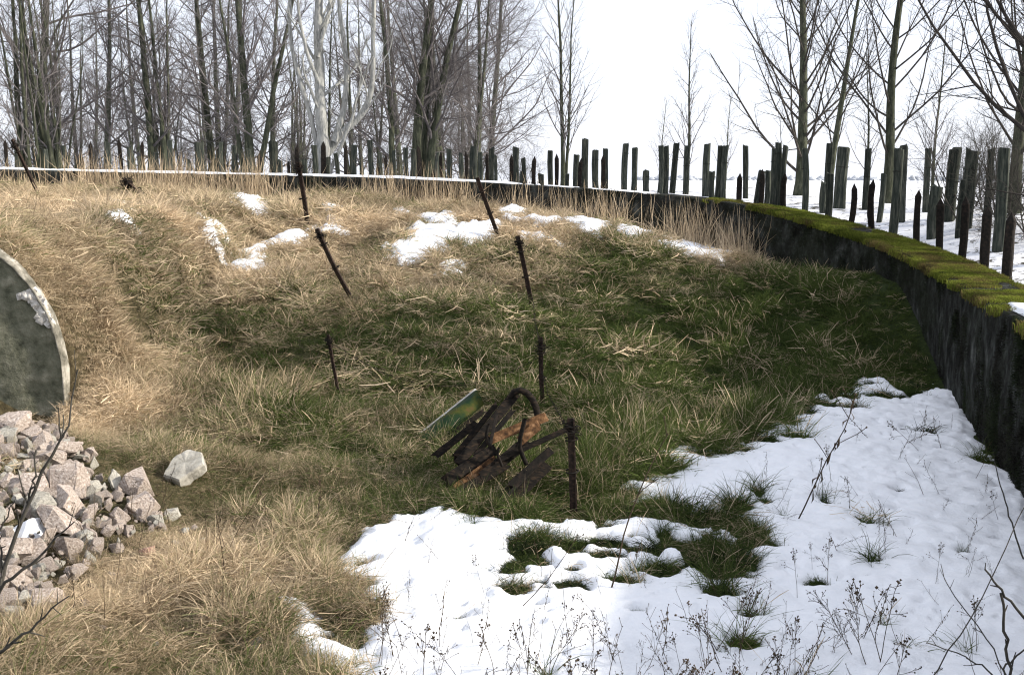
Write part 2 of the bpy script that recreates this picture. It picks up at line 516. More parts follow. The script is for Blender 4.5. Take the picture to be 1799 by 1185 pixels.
# greenness of the turf, damp green grass plus shade near the wall put into its colour
GREEN_PX = [(600, 600, .55), (900, 650, .75), (1100, 550, .72), (1300, 600, .85), (1500, 550, 1.05), (1600, 560, 1.0), (1520, 640, 1.0), (1420, 600, 1.0), (1560, 500, 1.0), (1480, 480, .85), (1200, 740, .9), (1000, 955, 1.2), (1150, 960, 1.2), (1250, 960, 1.2), (930, 960, 1.0), (1100, 900, 1.1), (1150, 500, .55), (1250, 455, .22), (1400, 520, .85), (700, 500, .35), (900, 480, .45), (600, 420, .15),
            (900, 400, .12), (300, 400, .1), (100, 380, .05), (300, 480, .25), (370, 570, .62), (200, 600, .15), (150, 680, .15), (300, 680, .4), (400, 760, .6), (550, 760, .75), (620, 850, .6), (500, 880, .45),
            (400, 950, .29), (250, 1000, .25), (480, 1050, .29), (520, 1150, .40), (200, 1120, .29), (350, 1120, .34), (330, 860, .38), (450, 830, .5), (800, 600, .6), (1000, 580, .72), (1000, 850, .85), (700, 700, .65), (500, 680, .45), (620, 520, .4), (1250, 700, .9), (1150, 800, .9), (780, 860, .75), (450, 500, .3)]
gp = np.array([[*ground_at(x, y)[:2], g + (0.16 if g > 0.5 and x > 1080 else 0.10 if y > 540 and g >= 0.3 and x > 450 else -0.06)] for x, y, g in GREEN_PX])
def green(x, y):
    x, y = np.asarray(x, float), np.asarray(y, float)
    d2 = (x[..., None] - gp[:, 0]) ** 2 + (y[..., None] - gp[:, 1]) ** 2 * 0.6 + 0.15
    w = d2 ** -1.6
    return (w * gp[:, 2]).sum(-1) / w.sum(-1)

# ------------------------------------------------------------------ ground sheet
gx = np.concatenate([np.arange(-45, -20, 0.6), np.arange(-20, 12, 0.14), np.arange(12, 36, 0.5)])
gy = np.concatenate([np.arange(-12, 4, 0.5), np.arange(4, 38, 0.14), np.arange(38, 64, 0.5)])
GX, GY = np.meshgrid(gx, gy)
GZ = H(GX, GY)
ny, nx = GX.shape
V = np.stack([GX, GY, GZ], -1).reshape(-1, 3)
Fq = [grid_faces(nx, ny)]
idx = np.arange(nx * ny).reshape(ny, nx)
ring = np.concatenate([idx[0, :-1], idx[:-1, -1], idx[-1, ::-1][:-1], idx[::-1, 0][:-1]])
prev = ring
rv = V[ring]
cen = np.array([0, 26.0])
base_n = len(V)
allV = [V]
for k, s in enumerate([1.25, 1.7, 2.6, 4.5, 9, 20, 45, 90]):
    xy = cen + (rv[:, :2] - cen) * s
    z = H(xy[:, 0], xy[:, 1])
    allV.append(np.column_stack([xy, z]))
    cur = np.arange(base_n, base_n + len(ring))
    Fq.append(np.stack([prev, np.roll(prev, -1), np.roll(cur, -1), cur], -1))
    prev = cur
    base_n += len(ring)
V = np.concatenate(allV)
inside = in_poly(V[:, 0], V[:, 1], IN_POLY)
far = np.hypot(V[:, 0], V[:, 1])
snowy = np.where(inside, 0.0, 0.54 + 0.10 * fbm(V[:, 0], V[:, 1], 3, 3, 21) + 0.1 * smooth(45, 90, far))
greeny = np.where(inside, np.clip(green(V[:, 0], V[:, 1]), 0, 1), 0.25)
gm = mesh('ground', V, Fq, ground_mat(), True, {'snowy': snowy, 'green': greeny})
kind(obj('ground', gm), 'structure')

# ------------------------------------------------------------------ concrete wall
wall = empty('concrete_wall', (WP[60, 0], WP[60, 1], 0))
tag(wall, 'long curving dark concrete wall with a mossy top round the ditch', 'wall')
wl = np.array(wall.location)
def wall_strip(s0, s1, prof, name, m, parent=wall, dz=None):
    """prof: list of (offset outward from the front face, z relative to the top, roughness amplitude)."""
    i0, i1 = int(s0 / 0.10), int(min(s1 / 0.10, len(WP) - 1))
    k = np.arange(i0, i1 + 1)
    L = []
    for j, (o, z, a) in enumerate(prof):
        n1 = fbm(S[k], np.full(len(k), z + o), 0.30, 4, 31) * a * 1.6 + 0.03 * fbm(S[k], np.full(len(k), z + o), 1.3, 2, 33)
        n2 = fbm(S[k], np.full(len(k), j * 0.17 + 40), 0.5, 4, 37) * a
        xy = WP[k, :2] + OUT[k] * (o + n1)[:, None]
        L.append(np.column_stack([xy, WP[k, 2] + z + n2 * (0.6 if z > -0.5 else 0) + (0 if dz is None else dz[j][k])]))
    V = np.stack(L, 1).reshape(-1, 3) - wl
    return obj(name, mesh(name, V, grid_faces(len(prof), len(k)), m), parent)

WALLM = wall_mat()
prof = [(0, -2.7, .01)] + [(0.0, z, .016) for z in np.arange(-2.4, -0.12, 0.12)] + [(0.005, -0.06, .014), (0.015, -0.02, .012), (0.05, 0, .01)] + \
       [(o, 0.0, .008) for o in np.arange(0.15, THICK - 0.1, 0.12)] + [(THICK - 0.04, 0, .01), (THICK, -0.05, .012), (THICK, -0.6, .01)]
body = wall_strip(0, 1e9, prof, 'wall_body', WALLM)

def wall_s(px):
    """arc length at which the wall's top front edge is met at picture column px (layout only)"""
    x, y, w = project(WP)
    k = np.arange(len(WP))[(WP[:, 1] > 9)]
    return S[k[np.argmin(np.abs(x[k] - px))]]

# ------------------------------------------------------------------ instanced tufts (grass, stalks, moss)
def blades(n, rad, h0, h1, lean, bend, width, az_spread=pi, segs=4, r=rng, heads=0.0):
    """n ribbon blades: base in a disc, growing up and bending over."""
    bp = r.normal(0, rad * 0.5, (n, 2))
    az = r.uniform(-az_spread, az_spread, n)
    ln = r.uniform(h0, h1, n)
    th = np.abs(r.normal(lean, 0.28, n))
    bd = bend * r.uniform(0.3, 1.3, n)
    P = np.zeros((n, segs + 1, 3))
    P[:, 0, :2] = bp
    P[:, 0, 2] = -0.03
    tw = r.normal(0, 0.25, n)
    for k in range(segs):
        a = th + bd * (k + 0.5) / segs
        az2 = az + tw * k
        st = np.stack([np.sin(a) * np.cos(az2), np.sin(a) * np.sin(az2), np.cos(a)], -1) * (ln / segs)[:, None]
        P[:, k + 1] = P[:, k] + st
        P[:, k + 1, 2] = np.maximum(P[:, k + 1, 2], 0.015 + 0.02 * r.random(n))
    fa = r.uniform(0, 2 * pi, n)
    side = np.stack([-np.sin(az) * np.cos(fa * 0 + fa), np.cos(az) * np.cos(fa), np.sin(fa)], -1)
    w = width * r.uniform(0.6, 1.3, n)
    prof = np.array([0.7, 1.0, 0.85, 0.6, 0.12]) if segs == 4 else np.linspace(1, 0.15, segs + 1)
    W = w[:, None] * prof
    if heads:
        hd = r.random(n) < heads
        W[hd, -2] *= 2.2
        W[hd, -1] *= 4
    L, Rr = P - side[:, None] * W[..., None] / 2, P + side[:, None] * W[..., None] / 2
    V = np.stack([L, Rr], 2).reshape(-1, 3)
    i = np.arange(n * (segs + 1) * 2).reshape(n, segs + 1, 2)
    F = np.stack([i[:, :-1, 0], i[:, :-1, 1], i[:, 1:, 1], i[:, 1:, 0]], -1).reshape(-1, 4)
    bl = np.repeat(r.random(n), (segs + 1) * 2)
    return V, F, bl

def tuft_proto(name, m, *args, **kw):
    V, F, bl = blades(*args, **kw)
    return bpy.data.objects.new(name, mesh(name, V, F, m, True, {'blade': bl}))

def scatter(name, protos, pts, rot, scl, var, tint, shade, parent=None):
    col = bpy.data.collections.new(name + '_sources')
    for k, p in enumerate(protos):
        p.name = f'{name}_source_{k:02d}'
        col.objects.link(p)
    me = mesh(name, pts, [], None, False, {'rot': rot, 'scl': scl, 'tint': tint, 'shade': shade})
    a = me.attributes.new('variant', 'INT', 'POINT')
    a.data.foreach_set('value', np.asarray(var, np.int32))
    o = kind(obj(name, me, parent), 'stuff')
    ng = bpy.data.node_groups.new(name + '_nodes', 'GeometryNodeTree')
    ng.interface.new_socket('Geometry', in_out='INPUT', socket_type='NodeSocketGeometry')
    ng.interface.new_socket('Geometry', in_out='OUTPUT', socket_type='NodeSocketGeometry')
    gi, go = ng.nodes.new('NodeGroupInput'), ng.nodes.new('NodeGroupOutput')
    ci = ng.nodes.new('GeometryNodeCollectionInfo')
    ci.inputs['Collection'].default_value = col
    ci.inputs['Separate Children'].default_value = True
    ci.inputs['Reset Children'].default_value = True
    ip = ng.nodes.new('GeometryNodeInstanceOnPoints')
    ip.inputs['Pick Instance'].default_value = True
    ng.links.new(gi.outputs[0], ip.inputs['Points'])
    ng.links.new(ci.outputs[0], ip.inputs['Instance'])
    for at_name, ty, sock in (('variant', 'INT', 'Instance Index'), ('rot', 'FLOAT_VECTOR', 'Rotation'), ('scl', 'FLOAT', 'Scale')):
        na = ng.nodes.new('GeometryNodeInputNamedAttribute')
        na.data_type = ty
        na.inputs['Name'].default_value = at_name
        src = [s for s in na.outputs if s.enabled and s.name == 'Attribute'][0]
        ng.links.new(src, ip.inputs[sock])
    ng.links.new(ip.outputs[0], go.inputs[0])
    md = o.modifiers.new('tufts', 'NODES')
    md.node_group = ng
    return o

# ------------------------------------------------------------------ snow in the ditch
SNOW_PX = [(600, 928), (640, 908), (700, 905), (775, 890), (840, 900), (905, 914), (960, 918), (1010, 915), (1050, 880), (1100, 842), (1150, 805), (1230, 762), (1300, 790), (1340, 738), (1400, 722), (1440, 672),
           (1480, 692), (1540, 660), (1600, 690), (1640, 662), (1668, 690), (1720, 770), (1799, 868), (1990, 1010)]
left_px = [(598, 1184), (632, 1135), (608, 1090), (565, 1045), (545, 1010), (592, 985), (603, 950)]
sp = px_poly(SNOW_PX)
lp = px_poly(left_px)
tail = np.array([(5.2, 7.0), (5.0, 5.4), (0.5, 5.2), (-0.9, 6.4)])
SNOWPOLY = np.vstack([sp, tail, lp])
islets = [px_poly([(505, 1065), (548, 1068), (545, 1090), (515, 1092)]), px_poly([(560, 1132), (588, 1138), (600, 1160), (572, 1158)]), px_poly([(552, 966), (580, 966), (582, 973), (558, 973)]),
          px_poly([(545, 1112), (582, 1112), (578, 1120), (550, 1120)])]
# tufts of long green grass that stand out of the snow: (px, py of the foot, width px)
TUFTS = [(1165, 905, 80), (1288, 892, 40), (1332, 872, 28), (1255, 1005, 90), (1330, 962, 36), (1225, 925, 70), (1120, 975, 70), (1160, 1010, 60), (930, 975, 46), (985, 962, 42), (1035, 965, 50), (1080, 985, 50),
         (905, 1000, 34), (1095, 1030, 34), (908, 1055, 20), (960, 1045, 18), (1005, 1010, 24), (955, 1000, 26), (1436, 1036, 24), (1322, 1095, 40), (806, 1095, 24), (1297, 1140, 36), (1120, 1085, 16), (945, 1070, 14), (1575, 872, 22), (1625, 765, 60), (1695, 980, 16),
         (1545, 700, 30), (1240, 790, 40), (1350, 780, 36), (1300, 800, 30), (1400, 775, 22), (1480, 700, 26), (1420, 730, 34), (640, 1000, 26), (650, 925, 34), (620, 940, 22), (730, 908, 26), (640, 1040, 30), (625, 1060, 26)]
rt = np.random.default_rng(77)
N_MAIN = len(TUFTS)
for (xa, ya), (xb, yb) in zip(SNOW_PX[6:19], SNOW_PX[7:20]):      # ragged upper edge of the snow
    for _ in range(4):
        f_ = rt.random()
        yy_ = ya + (yb - ya) * f_ + abs(rt.normal(18, 22))
        TUFTS.append((int(xa + (xb - xa) * f_ + rt.normal(0, 8)), int(yy_), int(rt.uniform(14, 34) * yy_ / 900)))
N_EDGE = len(TUFTS)
for _ in range(30):
    TUFTS.append((int(rt.uniform(885, 1340)), int(rt.uniform(900, 1060)), int(rt.uniform(20, 62))))
MESSY = px_poly([(890, 930), (1000, 905), (1120, 870), (1240, 900), (1330, 940), (1300, 1000), (1180, 1030), (1060, 1010), (930, 990)])
tpos = np.array([ground_at(x, y) for x, y, w in TUFTS])
trad = np.array([w / FPX * p[1] * 0.5 for (x, y, w), p in zip(TUFTS, tpos)])

def snow_depth(x, y):
    sd = sdist(x, y, SNOWPOLY)
    for q in islets:
        sd = np.maximum(sd, sdist(x, y, q) + 0.16)
    sd = sd + 0.44 * fbm(x, y, 0.7, 4, 51) + 0.13 * fbm(x, y, 0.2, 3, 53)
    t = np.clip(sd * 0.34, -0.12, 0.09)
    t = t + 0.035 * fbm(x, y, 0.9, 3, 55) * smooth(0.0, 0.06, t) + 0.06 * fbm(x, y, 0.26, 4, 57) * smooth(0.0, 0.05, t)
    wob = fbm(x, y, 0.22, 3, 65)
    t = t - 0.15 * smooth(-0.25, 0.15, sdist(x, y, MESSY)) * smooth(-0.10, 0.14, fbm(x, y, 0.42, 3, 67))
    for (p, r) in zip(tpos, trad):
        near_ = (np.abs(x - p[0]) < 4 * r + .3) & (np.abs(y - p[1]) < 4 * r + .3)
        if not near_.any():
            continue
        d = np.where(near_, np.hypot((x - p[0]) * 0.9, (y - p[1]) * 1.2), 99) * (1 + 0.7 * wob)
        t = t - 0.19 * np.exp(-(d / (r * 0.75 + 0.03)) ** 2)
    # hollows melted round small stems
    t = t - 0.07 * smooth(0.86, 0.98, vnoise(x * 4.1, y * 4.1, 61)) - 0.05 * smooth(0.88, 0.98, vnoise(x * 9.3, y * 9.3, 63))
    return t

sx, sy = np.meshgrid(np.arange(-3.6, 9.0, 0.035), np.arange(5.2, 20.5, 0.035))
st = snow_depth(sx, sy)
sz = H(sx, sy) + st
fq = grid_faces(sx.shape[1], sx.shape[0])
keep = (st.ravel()[fq].max(1) > -0.05) & in_poly(sx.ravel()[fq].mean(1), sy.ravel()[fq].mean(1), np.vstack([coarse[:, :2] + OUT[::6] * 0.3, FRONT_POLY[-3:]]))
fq = fq[keep]
used, inv = np.unique(fq, return_inverse=True)
kind(obj('snow_cover', mesh('snow_cover', np.stack([sx, sy, sz], -1).reshape(-1, 3)[used], inv.reshape(-1, 4), SNOW)), 'structure')

# snow patches left on the grassy slope
PATCH = [[(402, 350), (425, 345), (448, 352), (470, 382), (440, 386), (420, 372)], [(196, 362), (208, 354), (218, 360), (205, 368)], [(200, 378), (214, 372), (214, 384), (203, 392)],
         [(426, 472), (440, 452), (465, 438), (482, 428), (480, 436), (462, 452), (468, 462), (440, 478)], [(492, 424), (518, 416), (520, 442), (502, 440)], [(365, 416), (380, 404), (384, 412), (370, 420)],
         [(700, 440), (722, 428), (738, 400), (748, 405), (768, 402), (792, 402), (788, 420), (770, 445), (740, 464), (712, 464)], [(796, 408), (838, 404), (868, 394), (862, 412), (830, 432), (806, 426)], [(755, 388), (782, 382), (784, 394), (760, 398)],
         [(930, 420), (958, 414), (972, 424), (948, 426)], [(1000, 388), (1040, 384), (1062, 400), (1040, 412), (1010, 402)], [(1092, 408), (1120, 400), (1150, 410), (1122, 434), (1100, 428)], [(1145, 432), (1200, 434), (1262, 440), (1290, 456), (1240, 458), (1180, 444)],
         [(560, 364), (586, 366), (580, 376), (562, 372)], [(578, 390), (596, 384), (592, 396)], [(690, 376), (716, 372), (712, 382)], [(770, 480), (786, 474), (784, 484)], [(562, 404), (584, 400), (582, 414), (566, 414)],
         [(885, 378), (930, 374), (946, 382), (900, 386)], [(940, 390), (966, 392), (958, 400)]]
PATCHW = [px_poly(p) for p in PATCH]
for q in PATCHW:
    lo, hi = q.min(0) - 0.5, q.max(0) + 0.5
    x, y = np.meshgrid(np.arange(lo[0], hi[0], 0.045), np.arange(lo[1], hi[1], 0.06))
    sd = sdist(x, y, q) + 0.42 * fbm(x, y, 0.6, 4, 71) + 0.22 * fbm(x, y, 0.17, 3, 75) + 0.10
    t = np.clip(sd * 0.45, -0.2, 0.06) + 0.06 * fbm(x, y, 0.3, 3, 73)
    z = H(x, y) + 0.11 + t
    fq = grid_faces(x.shape[1], x.shape[0])
    fq = fq[t.ravel()[fq].max(1) > -0.12]
    if len(fq):
        used, inv = np.unique(fq, return_inverse=True)
        kind(obj('snow_patch', mesh('snow_patch', np.stack([x, y, z], -1).reshape(-1, 3)[used], inv.reshape(-1, 4), SNOW)), 'structure')

# ------------------------------------------------------------------ grass of the slope
def grass_points(n, xr, yr, dens=None):
    x, y = rng.uniform(*xr, n), rng.uniform(*yr, n)
    ok = in_poly(x, y, FRONT_POLY) & (poly_dist(x, y, coarse[:, :2], False) > 0.12)
    x, y = x[ok], y[ok]
    px, py, w = project(np.column_stack([x, y, H(x, y)]))
    ok = (px > -160) & (px < 1960) & (py < 1330) & (w > 0)
    x, y = x[ok], y[ok]
    t = snow_depth(x, y)
    ok = t < 0.02
    for q in PATCHW:
        ok &= sdist(x, y, q) + 0.15 * fbm(x, y, 0.6, 4, 71) < 0.02
    ok &= ~((x > bxy[:, 0].min() - .1) & (x < bxy[:, 0].max() + 0.04) & (y > BY - 0.1) & (y < BY + 0.2))
    return x[ok], y[ok]

mats_protos = []
pr = np.random.default_rng(5)
def litter(n, wdt, r):
    """broken straw lying criss-cross: nearly straight, nearly level stalks at different heights in the mat"""
    az, ln, tilt = r.uniform(0, 2 * pi, n), r.uniform(0.12, 0.42, n), r.normal(0.12, 0.22, n)
    c = np.column_stack([r.normal(0, 0.13, (n, 2)), r.uniform(0.03, 0.17, n)])
    d = np.column_stack([np.cos(az) * np.cos(tilt), np.sin(az) * np.cos(tilt), np.sin(tilt)])
    k = d + r.normal(0, 0.25, (n, 3)) * (1, 1, 0.5)
    P = np.stack([c - d * ln[:, None] * 0.5, c, c + k * ln[:, None] * 0.5], 1)
    P[..., 2] = np.maximum(P[..., 2], 0.01)
    sd = np.cross(d, r.normal(size=(n, 3)))
    sd = sd / np.linalg.norm(sd, axis=1, keepdims=True) * (wdt * r.uniform(0.5, 1.3, n))[:, None] / 2
    W = np.array([0.8, 1.0, 0.4])[None, :, None]
    V = np.stack([P - sd[:, None] * W, P + sd[:, None] * W], 2).reshape(-1, 3)
    i = np.arange(n * 6).reshape(n, 3, 2)
    F = np.stack([i[:, :-1, 0], i[:, :-1, 1], i[:, 1:, 1], i[:, 1:, 0]], -1).reshape(-1, 4)
    return bpy.data.objects.new('t', mesh('t', V, F, GRASS, True, {'blade': np.repeat(r.uniform(0.1, 1, n), 6)}))
for wf, nf in ((1.1, 1.0), (2.0, 0.6)):               # nearer tufts, then coarser ones for the far slope
    for k in range(5):
        mats_protos.append(tuft_proto('t', GRASS, int(30 * nf), 0.22, 0.14, 0.42, 1.15, 0.5, 0.0085 * wf, az_spread=2.3, r=pr))     # lying, trampled
    for k in range(4):
        mats_protos.append(tuft_proto('t', GRASS, int(40 * nf), 0.12, 0.20, 0.52, 0.38, 1.1, 0.0075 * wf, az_spread=pi, r=pr))     # standing tussock, drooping
    for k in range(3):
        mats_protos.append(tuft_proto('t', GRASS, int(48 * nf), 0.16, 0.06, 0.17, 0.55, 0.9, 0.0075 * wf, az_spread=pi, r=pr))     # short sward
    for k in range(2):
        mats_protos.append(tuft_proto('t', GRASS, int(8 * nf) + 1, 0.14, 0.30, 0.62, 0.35, 0.4, 0.0055 * wf, az_spread=pi, r=pr, heads=0.5))    # thin seed stalks
    for k in range(3):
        mats_protos.append(litter(int(22 * nf) + 2, 0.0065 * wf, pr))

HEAP = px_poly([(-120, 690), (60, 715), (112, 745), (155, 790), (180, 850), (280, 868), (290, 925), (215, 945), (170, 990), (120, 1060), (20, 1095), (-80, 1095)])
SCRAPZ = px_poly([(720, 810), (760, 700), (850, 690), (960, 720), (1000, 790), (985, 900), (880, 912), (780, 890)])
x1, y1 = grass_points(120000, (-16, 9), (4.5, 35))
xn, yn = grass_points(62000, (-8.5, 4.5), (4.5, 16))
x, y = np.concatenate([x1, xn]), np.concatenate([y1, yn])
gap = fbm(x, y, 0.55, 3, 89)                          # the mat has holes, and there is little grass on the stones
hp_ = sdist(x, y, HEAP) + 0.25 * fbm(x, y, 0.6, 3, 90)
kp = (rng.random(len(x)) > smooth(-0.15, 0.15, hp_) * 0.90)
x, y, hole = x[kp], y[kp], (rng.random(len(kp)) > smooth(-0.30, 0.10, gap))[kp]
g = green(x, y) + 0.30 * fbm(x, y, 1.1, 3, 81) + 0.1 * rng.normal(size=len(x))
n = len(x)
u = rng.random(n)
tus = fbm(x, y, 0.9, 3, 83)
var = np.where(g > 0.55, np.where(u < 0.55, rng.integers(9, 12, n), np.where(u < 0.80, rng.integers(5, 9, n), rng.integers(0, 5, n))),
               np.where(u < 0.42, rng.integers(0, 5, n), np.where(u < 0.80, rng.integers(5, 9, n), rng.integers(9, 12, n))))
var = np.where(hole, rng.integers(9, 12, n), var)
sel = ~hole & (rng.random(n) < np.where(g < 0.6, 0.085, 0.05))
var = np.where(sel, rng.integers(12, 14, n), var)
lit = rng.random(n) < np.where(hole, 0.05, 0.34 - 0.30 * np.clip(g, 0, 1))
var = np.where(lit, rng.integers(14, 17, n), var)
g = np.where((var >= 12) | ((var < 5) & (rng.random(n) < 0.18)), np.minimum(g, 0.25), g)
flow = -pi / 2 + 2.2 * fbm(x, y, 0.9, 3, 85) + rng.normal(0, 1.1, n)      # combed roughly downhill
rz = np.where(var < 5, flow, rng.uniform(0, 2 * pi, n))
rot = np.column_stack([rng.normal(0, 0.12, n), rng.normal(0, 0.12, n), rz])
scl = rng.uniform(0.7, 1.15, n) * (1 + 0.75 * tus) * np.where(y < 12, 0.78, 1.0) * (1 - 0.08 * smooth(-0.5, 0.1, sdist(x, y, SCRAPZ))) * (1 - 0.35 * smooth(-1.0, 0.0, sdist(x, y, HEAP))) * (0.5 + 0.5 * smooth(0.3, 1.6, poly_dist(x, y, coarse[:, :2], False)))
scl = np.where(hole, scl * 0.75, scl)
pts = np.column_stack([x, y, H(x, y)])
shade = np.clip(np.where(hole, -0.30, 0) - 0.06 * smooth(13, 10, y) + 0.35 * tus + 0.55 + 0.65 * fbm(x, y, 0.7, 3, 87) + 0.22 * rng.normal(size=n), 0, 1)  # gaps and hollows between tussocks get their shade through darker blade colour
scatter('grass', mats_protos, pts, rot, scl, var + 17 * (y + rng.normal(0, 2, n) > 16), np.clip(g, 0, 1), shade)

# dry stalks that stand along the foot of the wall
kk = rng.integers(int(wall_s(1345) / .1), int(wall_s(-60) / .1), 1500)
off = -np.abs(rng.normal(0.05, 0.55, len(kk))) - 0.12
xy = WP[kk, :2] + OUT[kk] * off[:, None]
keep = rng.random(len(kk)) < np.clip(0.55 + 0.9 * fbm(S[kk], 0 * S[kk], 1.6, 3, 91), 0.15, 1)
xy = xy[keep]
n = len(xy)
sp_ = [tuft_proto('t', GRASS, 4, 0.30, 0.6, 1.45, 0.10, 0.22, 0.017, r=pr, heads=0.4) for k in range(5)]
scatter('dry_stalks', sp_, np.column_stack([xy, H(xy[:, 0], xy[:, 1])]), np.column_stack([rng.normal(0, .1, n), rng.normal(0, .1, n), rng.uniform(0, 6.28, n)]),
        rng.uniform(0.6, 1.15, n), rng.integers(0, 5, n), np.zeros(n), np.clip(rng.normal(0.5, 0.25, n), 0, 1))

# long grass in the snow: each tuft is a plant of its own
tm = simple('long_green_grass', [(0.3, (0.007, 0.012, 0.006)), (0.5, (0.018, 0.028, 0.011)), (0.72, (0.06, 0.066, 0.026))], 3, 0.9, 0.1, 0.002)  # darkened so the colour carries the tufts' shaded side
tl = ['big drooping grass tuft in the snow in front of the leaning stake', None]
near_words = lambda px, py: ('among the scrap foot' if px < 1060 else 'below the slope edge')
tuft_meshes = []
for k in range(6):
    Vs, Fs, nv_ = [], [], 0
    for q in range(pr.integers(4, 7)):                  # a ragged group of small clumps hanging downhill
        V, F, bl = blades(int(pr.integers(16, 48)), 0.30, 0.4, 1.5, 0.5, 1.9, 0.042, az_spread=1.6, r=pr)
        V = V[:, [1, 0, 2]] * (1, -1, 1) * pr.uniform(0.6, 1.2) + np.array([pr.normal(0, 0.55), pr.normal(0, 0.30), 0])
        Vs.append(V)
        Fs.append(F + nv_)
        nv_ += len(V)
    tuft_meshes.append(mesh('grass_tuft', np.concatenate(Vs), np.concatenate(Fs), tm))
order_t = np.argsort([x for x, y, w in TUFTS])
tcnt = {}
ORD = ['first', 'second', 'third', 'fourth', 'fifth', 'sixth', 'seventh', 'eighth', 'ninth', 'tenth', 'eleventh', 'twelfth', 'thirteenth', 'fourteenth', 'fifteenth', 'sixteenth', 'seventeenth', 'eighteenth', 'nineteenth', 'twentieth']
TENS = {2: 'twenty', 3: 'thirty', 4: 'forty', 5: 'fifty', 6: 'sixty', 7: 'seventy', 8: 'eighty', 9: 'ninety'}
TENTH = {2: 'twentieth', 3: 'thirtieth', 4: 'fortieth', 5: 'fiftieth', 6: 'sixtieth', 7: 'seventieth', 8: 'eightieth', 9: 'ninetieth'}
def ordinal(i):
    if i < 20:
        return ORD[i]
    t, u_ = divmod(i + 1, 10)
    return TENTH[t] if u_ == 0 else TENS[t] + '-' + ORD[u_ - 1]
named_t = {3: 'biggest dark grass clump in the middle of the snow, long blades hanging down', 0: 'wide dark grass clump at the top edge of the snow right of the upright stake',
           2: 'small grass tuft with a snow hole, right of the wide clump', 25: 'long strip of grass bent flat in the snow by the wall'}
for rank, i in enumerate(order_t):
    xx, yy, w = TUFTS[i]
    r = trad[i] * 1.15
    o = obj('grass_tuft', tuft_meshes[i % 6])
    o.location = (tpos[i][0], tpos[i][1], H(tpos[i][0], tpos[i][1]) + 0.0)
    o.rotation_euler = (0, 0, rng.normal(0, 0.5))
    o.scale = (r, r, r * 1.25)
    sort_ = ('dark green grass tuft standing in the open snow' if w >= 30 else 'smallish grass tuft standing in the open snow') if i < N_MAIN else \
        'little grass tuft at the ragged upper edge of the snow' if i < N_EDGE else 'low grass clump among the snow holes in the middle'
    tcnt[sort_] = tcnt.get(sort_, 0) + 1
    tag(o, named_t.get(i, f'{sort_}, {ordinal(tcnt[sort_] - 1)} from left'), 'grass tuft', 'grass tufts poking out of the snow')

# ------------------------------------------------------------------ moss and snow on the wall
s0, s1 = wall_s(1799) - 3.5, wall_s(1235)
n = 30000
ss = s0 + (s1 - s0) * rng.random(n) ** 1.0
oo = rng.uniform(-0.07, THICK - 0.04, n)
dn = fbm(ss, oo, 0.7, 4, 95)
keep = (dn + 0.16 - 0.30 * smooth(wall_s(1450), wall_s(1260), ss) + 0.25 * (rng.random(n) - 0.5) > 0.0) & ~((ss < wall_s(1799) + 2.5) & (oo > 0.2 + 0.1 * dn))
ss, oo = ss[keep], oo[keep]
n = len(ss)
P = np.stack([np.interp(ss, S, WP[:, k]) for k in range(3)], 1)
O = np.stack([np.interp(ss, S, OUT[:, k]) for k in range(2)], 1)
P[:, :2] += O * np.maximum(oo, -0.01)[:, None]
P[:, 2] += np.where(oo < 0, oo * 1.2, 0.0)
mp = [tuft_proto('t', MOSS, 26, 0.07, 0.016, 0.045, 0.5, 0.9, 0.010, segs=2, r=pr) for k in range(4)]
scatter('moss', mp, P - wl, np.column_stack([np.zeros(n), np.zeros(n), rng.uniform(0, 6.28, n)]), rng.uniform(0.6, 1.3, n), rng.integers(0, 4, n),
        np.clip(0.62 + 0.9 * fbm(ss, oo * 1.5, 0.6, 4, 97) - 0.25 * (rng.random(n) < 0.2), 0, 1), np.clip(0.45 + 1.1 * fbm(ss, oo, 0.4, 4, 99) + .15 * rng.normal(size=n), 0, 1), wall)

n = 15000                                             # dark algae and moss crusts on the face
ss = wall_s(1799) - 3 + (wall_s(1000) - wall_s(1799) + 3) * rng.random(n)
zz = -rng.uniform(0.0, 2.3, n)
keep = fbm(ss, zz * 0.7, 0.55, 4, 141) + 0.25 * (rng.random(n) - 0.5) > 0.08
ss, zz = ss[keep], zz[keep]
n = len(ss)
P = np.stack([np.interp(ss, S, WP[:, k]) for k in range(3)], 1)
O = np.stack([np.interp(ss, S, OUT[:, k]) for k in range(2)], 1)
P[:, 2] += zz
P[:, :2] += O * 0.012
FACEM = grass_mat('wall_algae', (0.006, 0.006, 0.005), (0.05, 0.048, 0.04), (0.007, 0.010, 0.006), (0.042, 0.052, 0.028))
mp = [tuft_proto('t', FACEM, 20, 0.09, 0.015, 0.05, 0.8, 0.8, 0.012, segs=2, r=pr) for k in range(4)]
scatter('wall_moss', mp, P - wl, np.column_stack([np.full(n, pi / 2), np.zeros(n), np.arctan2(-O[:, 0], O[:, 1])]), rng.uniform(0.6, 1.3, n), rng.integers(0, 4, n),
        np.clip(0.5 + fbm(ss, zz, 0.8, 3, 143), 0, 1), np.clip(0.4 + 1.2 * fbm(ss, zz, 0.4, 3, 145), 0, 1), wall)

